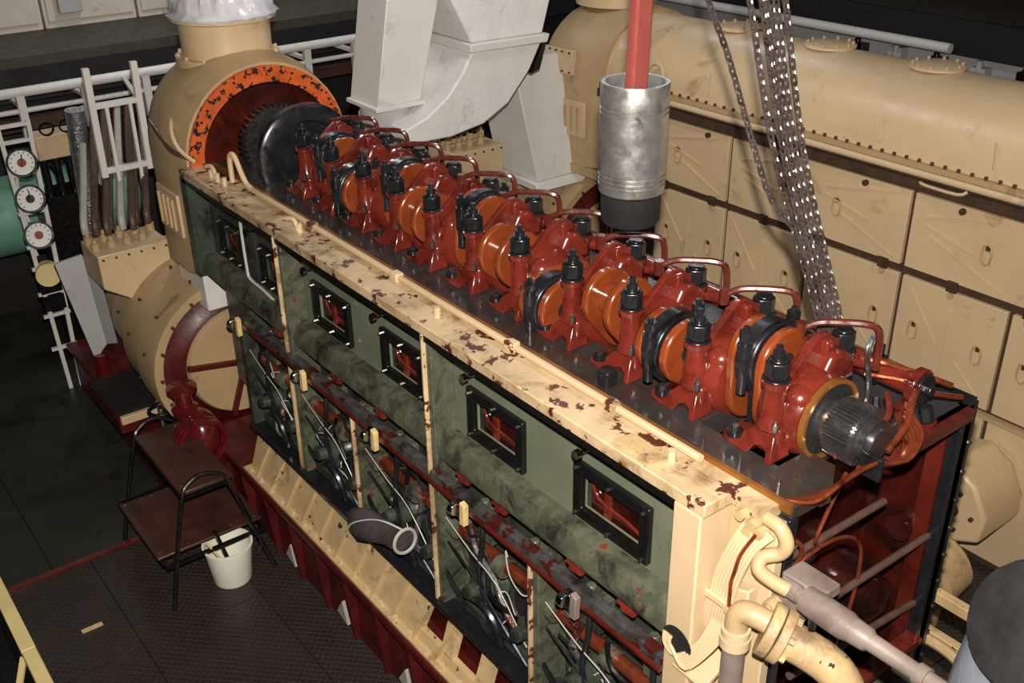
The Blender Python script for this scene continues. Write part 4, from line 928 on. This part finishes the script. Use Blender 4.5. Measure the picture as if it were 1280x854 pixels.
for y in (1.20, 1.78): MB().bar((-5.52, y, .255), (-4.80, y, .255), .018, .018).build('side_bar', 'black_paint', t)
for x in (-5.44, -4.88):
    for y in (1.21, 1.37, 1.63, 1.77): MB().cyl((x, y, .285), (x, y, .288), .009, n=8).build('screw', 'steel', t)
for x in (-5.53, -4.9):
    for y in (1.40, 1.61): MB().cyl((x, y, .64), (x, y, .643), .009, n=8).build('screw', 'steel', t)
t = thing('bucket', 'white plastic bucket standing under the step stool', 'bucket', (-4.78, 1.555, 0))
MB().lathe([(.0, .002), (.105, .002), (.11, .012), (.134, .235), (.142, .238), (.142, .25), (.130, .25), (.104, .02), (.0, .018)], (-4.78, 1.555, 0), (0, 0, 1), 36).build('shell', 'bucket_plastic', t)
MB().tube([(-4.78+.14*math.cos(a), 1.555+.14*math.sin(a)*.4+.12, .20+.06*math.sin(a)) for a in [PI*i/8 for i in range(9)]], .003, 5).build('handle', 'steel', t)
t = thing('scrubbing_brush', 'pale brush handle with dark grip leaning inside the bucket', 'brush', (-4.80, 1.50, .022))
MB().bar((-4.80, 1.56, .03), (-4.775, 1.44, .30), .03, .012).build('handle', 'yellow_cream', t)
MB().bar((-4.80, 1.57, .03), (-4.79, 1.50, .35), .026, .018).build('grip', 'black_paint', t)
# scraps on the floor
tag(MB().box(-4.88, -4.85, .72, .83, .001, .006).build('wood_offcut', 'tag_cream'), 'thin pale offcut lying on the dark checker plate floor', 'offcut')
# low casing at the edge of the picture
t = thing('low_casing', 'low dark casing with a cream capped rim beside the checker plate', 'casing', (-4.2, .1, 0))
xs = [-6.2, -5.10, -4.30, -3.4, -2.4]
for a, c in zip(xs, xs[1:]): MB().box(a+.004, c-.004, .365, .43, .47, .50).build('rim_strip', 'yellow_cream', t, bevel=.005)
MB().box(-6.2, -2.4, .375, .42, 0, .47).build('side_panel', 'dark_void', t)
MB().box(-6.2, -2.4, -.8, .375, 0, .02).build('bottom_plate', 'dark_void', t)
MB().bar((-4.30, .37, .47), (-4.05, .12, .03), .03, .012).build('strut', 'yellow_cream', t)
# dark cloth boot hanging out of the lower window
b = MB(); n = 18
for j, (xx, ry, rz) in enumerate(((-3.74, .02, .03), (-3.70, .055, .07), (-3.60, .07, .085), (-3.50, .06, .07), (-3.40, .05, .055), (-3.30, .045, .05), (-3.26, .05, .055))):
    for i in range(n):
        a = 2*PI*i/n; w = 1+.12*math.sin(3*a+j*1.3)
        b.v.append((xx, 1.84+ry*w*math.cos(a), .90+.028*j+rz*w*math.sin(a)))
for j in range(6):
    for i in range(n): b.f.append((n*j+i, n*j+(i+1) % n, n*(j+1)+(i+1) % n, n*(j+1)+i))
b.f.append(tuple(range(n-1, -1, -1))); b.f.append(tuple(6*n+i for i in range(n)))
t = thing('rubber_boot', 'crumpled dark rubber sleeve hanging out of the lower engine window', 'sleeve', (-3.5, 1.84, .82))
b.build('sleeve', 'dark_cloth', t, 70)
MB().tube([(-3.255+.0*i, 1.84+.055*math.cos(2*PI*i/16), 1.07+.062*math.sin(2*PI*i/16)) for i in range(16)], .008, 6, 2, True).build('ring', 'wire_grey', t)
MB().tube([(-3.68, 1.77, .88), (-3.62, 1.765, .98), (-3.5, 1.80, 1.06), (-3.38, 1.83, 1.10), (-3.25, 1.9, 1.06)], .004, 5).build('wire', 'wire', t)
# ================================================================== NEAR END CLUTTER
t = thing('pipe_bundle', 'bundle of thin cream pipes clipped to the near cream corner of the opened engine', 'pipes', (-1.6, 1.99, 1.5))
for i in range(8):
    d = i*.014
    MB().tube([(-1.55+d*.9, 2.02, 2.13-d*.2), (-1.575+d*.8, 1.985, 2.05), (-1.61+d*.8, 1.97, 1.92), (-1.625+d*.8, 1.965, 1.80), (-1.64+d*.7, 1.97, 1.70), (-1.68+d*.5, 1.985, 1.62-d*.2), (-1.72+d*.3, 2.02, 1.60-d*.4)], .0075, 7, 4).build('thin_pipe', 'cream', t)
MB().tube([(-1.50, 1.99, 2.11), (-1.53, 1.97, 2.03), (-1.535, 1.955, 1.97), (-1.54, 1.95, 1.92), (-1.535, 1.945, 1.82), (-1.545, 1.945, 1.73)], .006, 6, 4).build('copper_pipe', 'copper', t)
MB().cyl((-1.685, 1.899, 1.615), (-1.685, 1.894, 1.615), .062, n=24).build('recess_shade', 'soot_shade_black', t)  # flat black disc painting the shade of a round recess
for i in range(6):
    MB().tube([(-1.60+.012*i, 1.96, 1.74), (-1.615+.010*i, 1.925, 1.66), (-1.65+.006*i, 1.895-.004*i, 1.60-.006*i), (-1.69, 1.885, 1.575+.004*i), (-1.725+.004*i, 1.885, 1.60+.003*i), (-1.735+.006*i, 1.894, 1.635)], .0065, 7, 4).build('coiled_pipe', 'cream', t)
MB().box(-1.66, -1.53, 1.945, 1.96, 1.82, 1.845).build('clip', 'cream', t, bevel=.004)
for x in (-1.665, -1.535): MB().cyl((x, 1.935, 1.832), (x, 1.965, 1.832), .012, n=8).build('clip_bolt', 'cream_dirty', t)
for x, z in ((-1.57, 2.135), (-1.53, 2.125), (-1.50, 2.11), (-1.54, 2.09)): MB().cyl((x, 2.035, z), (x, 1.99, z), .018, n=8).build('pipe_union', 'cream_dirty', t)
# elbow at the corner and long grey pipe
t = thing('drain_pipe', 'long grey-brown pipe with couplings running out from the cream corner elbow', 'pipe', (-1.2, 2.06, 1.9))
MB().tube([(-1.50, 2.03, 2.15), (-1.45, 2.03, 2.145), (-1.425, 2.035, 2.10), (-1.44, 2.03, 2.06), (-1.475, 2.0, 2.04), (-1.47, 1.98, 2.01), (-1.43, 2.0, 1.98), (-1.39, 2.02, 1.965)], .022, 10, 4).build('elbow', 'cream_dull', t)
MB().lathe([(.026, -1.42), (.028, -1.36), (.024, -1.36), (.024, -1.34), (.04, -1.34), (.043, -1.30), (.043, -1.20), (.037, -1.18), (.034, -1.13), (.026, -1.12), (.024, -.98), (.031, -.98), (.031, -.95), (.024, -.95), (.024, -.55), (0, -.55)], (0, 2.035, 1.96), (1, 0, 0), 18).build('pipe', 'grey_pipe', t)
MB().box(-1.44, -1.30, 2.05, 2.14, 1.945, 1.985).build('bracket', 'grey_pipe', t, bevel=.006)
MB().cyl((-1.29, 2.01, 1.90), (-1.29, 2.01, 1.93), .012, n=6).build('drain_plug', 'steel', t)
# valve elbow
t = thing('valve_elbow', 'cream pipe elbow bolted to a round flange at the near engine corner', 'pipe', (-1.45, 1.97, 1.4))
MB().cyl((-1.495, 1.94, 1.25), (-1.495, 1.94, 1.73), .036, n=18).build('riser', 'grey_pipe', t)
MB().ring((-1.495, 1.94, 1.73), (-1.495, 1.94, 1.765), .047, .03, 20).ring((-1.495, 1.94, 1.77), (-1.495, 1.94, 1.795), .044, .03, 20).build('collar', 'cream', t)
MB().tube([(-1.495, 1.94, 1.76), (-1.495, 1.94, 1.82), (-1.485, 1.945, 1.855), (-1.455, 1.955, 1.865), (-1.41, 1.975, 1.855)], .036, 14, 4).build('elbow', 'cream_dull', t)
fd = Vector((.82, .42, -.30)).normalized(); c = V(-1.40, 1.98, 1.83)
f = MB().cyl(c-fd*.02, c+fd*.014, .085, n=26).build('flange', 'cream_dirty', t, bevel=.004)
MB().cyl(c+fd*.018, c+fd*.048, .085, n=26).build('flange', 'cream_dirty', t, bevel=.004)
x_, y_, _ = frame_of(fd)
for i in range(6):
    a = 2*PI*i/6+.3; p = c+(x_*math.cos(a)+y_*math.sin(a))*.065; MB().cyl(p+fd*.045, p+fd*.065, .013, n=6).build('flange_bolt', 'cream_dirty', t)
MB().tube([c+fd*.04, c+fd*.12+V(0, 0, .0), c+fd*.20+V(0, 0, -.02), c+fd*.25+V(0, 0, -.09), c+fd*.26+V(0, 0, -.22), c+fd*.26+V(0, 0, -.5)], .058, 18, 4).build('bend', 'cream_dirty', t)
# small fittings under the corner
t = thing('cock_block', 'dark grey block with two round cream plugs below the corner elbow', 'fitting', (-1.42, 2.06, 1.78))
MB().box(-1.52, -1.36, 2.045, 2.12, 1.83, 1.93).build('block', 'grey_pipe', t, bevel=.008)
for x, z in ((-1.44, 1.875), (-1.395, 1.855)): MB().cyl((x, 2.045, z), (x, 2.005, z-.005), .022, n=16).cyl((x, 2.006, z-.005), (x, 2.0, z-.006), .012, n=12).build('plug', 'cream_dirty', t)
MB().prism([(-1.60, 1.74), (-1.50, 1.80), (-1.50, 1.90), (-1.60, 1.86)], 'y', 1.985, 2.03).build('lug_or_glint', 'cream', t, bevel=.006)
t = thing('sloping_cover', 'flat pale cover plate below the coiled thin pipes', 'cover', (-1.6, 1.94, 1.3))
MB().hexa([(-1.70, 1.90, 1.50), (-1.56, 1.90, 1.50), (-1.56, 2.02, 1.56), (-1.70, 2.02, 1.56)], [(-1.70, 1.895, 1.52), (-1.56, 1.895, 1.52), (-1.56, 2.015, 1.58), (-1.70, 2.015, 1.58)]).build('plate', 'cream', t, bevel=.004)
MB().tube([(-1.72, 1.94, 1.44), (-1.64, 1.90, 1.42), (-1.56, 1.90, 1.36), (-1.52, 1.90, 1.25)], .016, 8, 4).build('pipe', 'cream', t)
t = thing('steel_bolt', 'upright bolt, rust-brown above and shiny below, beside the round flange', 'bolt', (-1.34, 2.2, 1.4))
MB().cyl((-1.34, 2.2, 1.2), (-1.335, 2.2, 1.69), .016, n=10).build('shank', 'alloy', t)
MB().cyl((-1.335, 2.2, 1.69), (-1.332, 2.2, 1.80), .018, n=10).build('head', 'brown_pipe', t)
# framework low behind the near end
t = thing('support_rack', 'low cream framework of bars and bent pipes behind the near engine corner', 'frame', (-1.5, 3.3, 0))
for pts in (((-1.85, 3.28, 1.14), (-1.30, 3.28, 1.14)), ((-1.80, 3.24, .98), (-1.25, 3.24, .98))):
    MB().bar(*pts, .04, .05).build('bar', 'cream_dirty', t, bevel=.004)
for x, y in ((-1.80, 3.26), (-1.30, 3.26)): MB().bar((x, y, 0), (x, y, 1.12), .05, .05).build('upright', 'cream_dirty', t)
MB().tube([(-1.62, 3.12, 1.02), (-1.50, 3.14, 1.04), (-1.38, 3.14, 1.03), (-1.30, 3.12, .98), (-1.26, 3.05, .90), (-1.27, 2.98, .86)], .022, 8, 4).build('bent_pipe', 'cream_dirty', t)
MB().box(-1.60, -1.38, 2.96, 3.10, .90, .905).build('tray', 'grey_cloth', t)
MB().bar((-1.62, 2.98, .92), (-1.36, 3.06, .94), .03, .03).build('bar', 'cream_dirty', t)
for k, (a, c) in enumerate((((-1.42, 2.25, .92), (-1.30, 2.9, .96)), ((-1.34, 2.3, .80), (-1.15, 2.75, .85)), ((-1.22, 2.2, .85), (-1.1, 2.6, .9)))):
    MB().bar(a, c, .05, .04).build('bar', 'cream_dirty', t, bevel=.004)
MB().box(-1.40, -1.31, 2.2, 2.9, 0, .76).build('stand', 'dark_void', t)
# cream pump casing on the covered engine
t = thing('water_pump', 'cream faceted pump casing hanging on the side of the covered engine', 'pump', (-2.15, 4.8, .2))
MB().prism([(-2.46, .42), (-2.30, .30), (-2.06, .42), (-2.05, .58), (-2.14, .74), (-2.28, .82), (-2.46, .76)], 'y', 4.62, 5.0).build('casing', 'cream', t, bevel=.02)
MB().cyl((-2.24, 4.62, .55), (-2.24, 4.59, .55), .045, n=12).build('hub', 'seam_brown', t)
for i in range(5): MB().cyl((-2.24+.12*math.cos(i*1.26), 4.62, .55+.12*math.sin(i*1.26)), (-2.24+.12*math.cos(i*1.26), 4.605, .55+.12*math.sin(i*1.26)), .014, n=6).build('casing_bolt', 'seam_brown', t)
t = thing('water_pump', 'round grey-cream pump body standing below the faceted casing', 'pump', (-2.2, 4.3, 0))
MB().lathe([(.0, -.14), (.16, -.14), (.2, -.10), (.2, .08), (.16, .12), (.10, .14), (.0, .14)], (-2.16, 4.36, .34), (0, 1, .2), 26).build('volute', 'cream_dirty', t)
MB().cyl((-2.16, 4.36, 0), (-2.16, 4.36, .2), .10, n=16).build('foot', 'cream_dirty', t)
# rubber cover and grey cloth
t = thing('covered_motor', 'upright drum draped in pale grey cloth with a dark rubber cover', 'motor', (-.94, 2.80, 0))
b = MB(); n = 28
for j, (r, z) in enumerate(((.36, 0.0), (.33, .6), (.30, 1.1), (.27, 1.45), (.24, 1.72), (.18, 1.84), (.02, 1.88))):
    for i in range(n):
        a = 2*PI*i/n; w = 1+.05*math.sin(5*a+j*.7)*(1-j/8); b.v.append((-.93+r*w*math.cos(a), 2.80+r*w*math.sin(a), z))
for j in range(6):
    for i in range(n): b.f.append((n*j+i, n*j+(i+1) % n, n*(j+1)+(i+1) % n, n*(j+1)+i))
b.f.append(tuple(range(n-1, -1, -1))); b.f.append(tuple(6*n+i for i in range(n)))
b.build('cloth', 'grey_cloth', t, 60)
dv = Vector((-.35, -.80, .48)).normalized()
MB().lathe([(.0, .03), (.10, .025), (.19, 0), (.205, -.03), (.20, -.04), (.0, -.04)], V(-.98, 2.60, 1.80), dv, 30).build('rubber_cover', 'rubber', t)
tag(MB().tube([(-1.20, 2.40, 1.42), (-1.12, 2.48, 1.40), (-1.02, 2.50, 1.47), (-.96, 2.42, 1.66), (-.88, 2.40, 1.70), (-.8, 2.42, 1.70)], .008, 6, 4).build('cable', 'wire_grey'), 'loose pale grey cable lying across the dark rubber cover', 'cable')
# thin dark hose with red tag beside the covered engine
t = thing('marker_hose', 'thin dark hose with a red tag hanging in front of the cream doors', 'hose', (-1.62, 3.06, 1.7))
MB().tube([(-1.48, 3.02, 2.185), (-1.495, 3.075, 2.13), (-1.505, 3.08, 2.06), (-1.51, 3.09, 1.95), (-1.53, 3.10, 1.86), (-1.55, 3.06, 1.80)], .007, 6, 4).build('hose', 'brown_pipe', t)
MB().cyl((-1.506, 3.085, 2.0), (-1.507, 3.086, 2.03), .012, n=8).build('tag', 'red_tag', t)
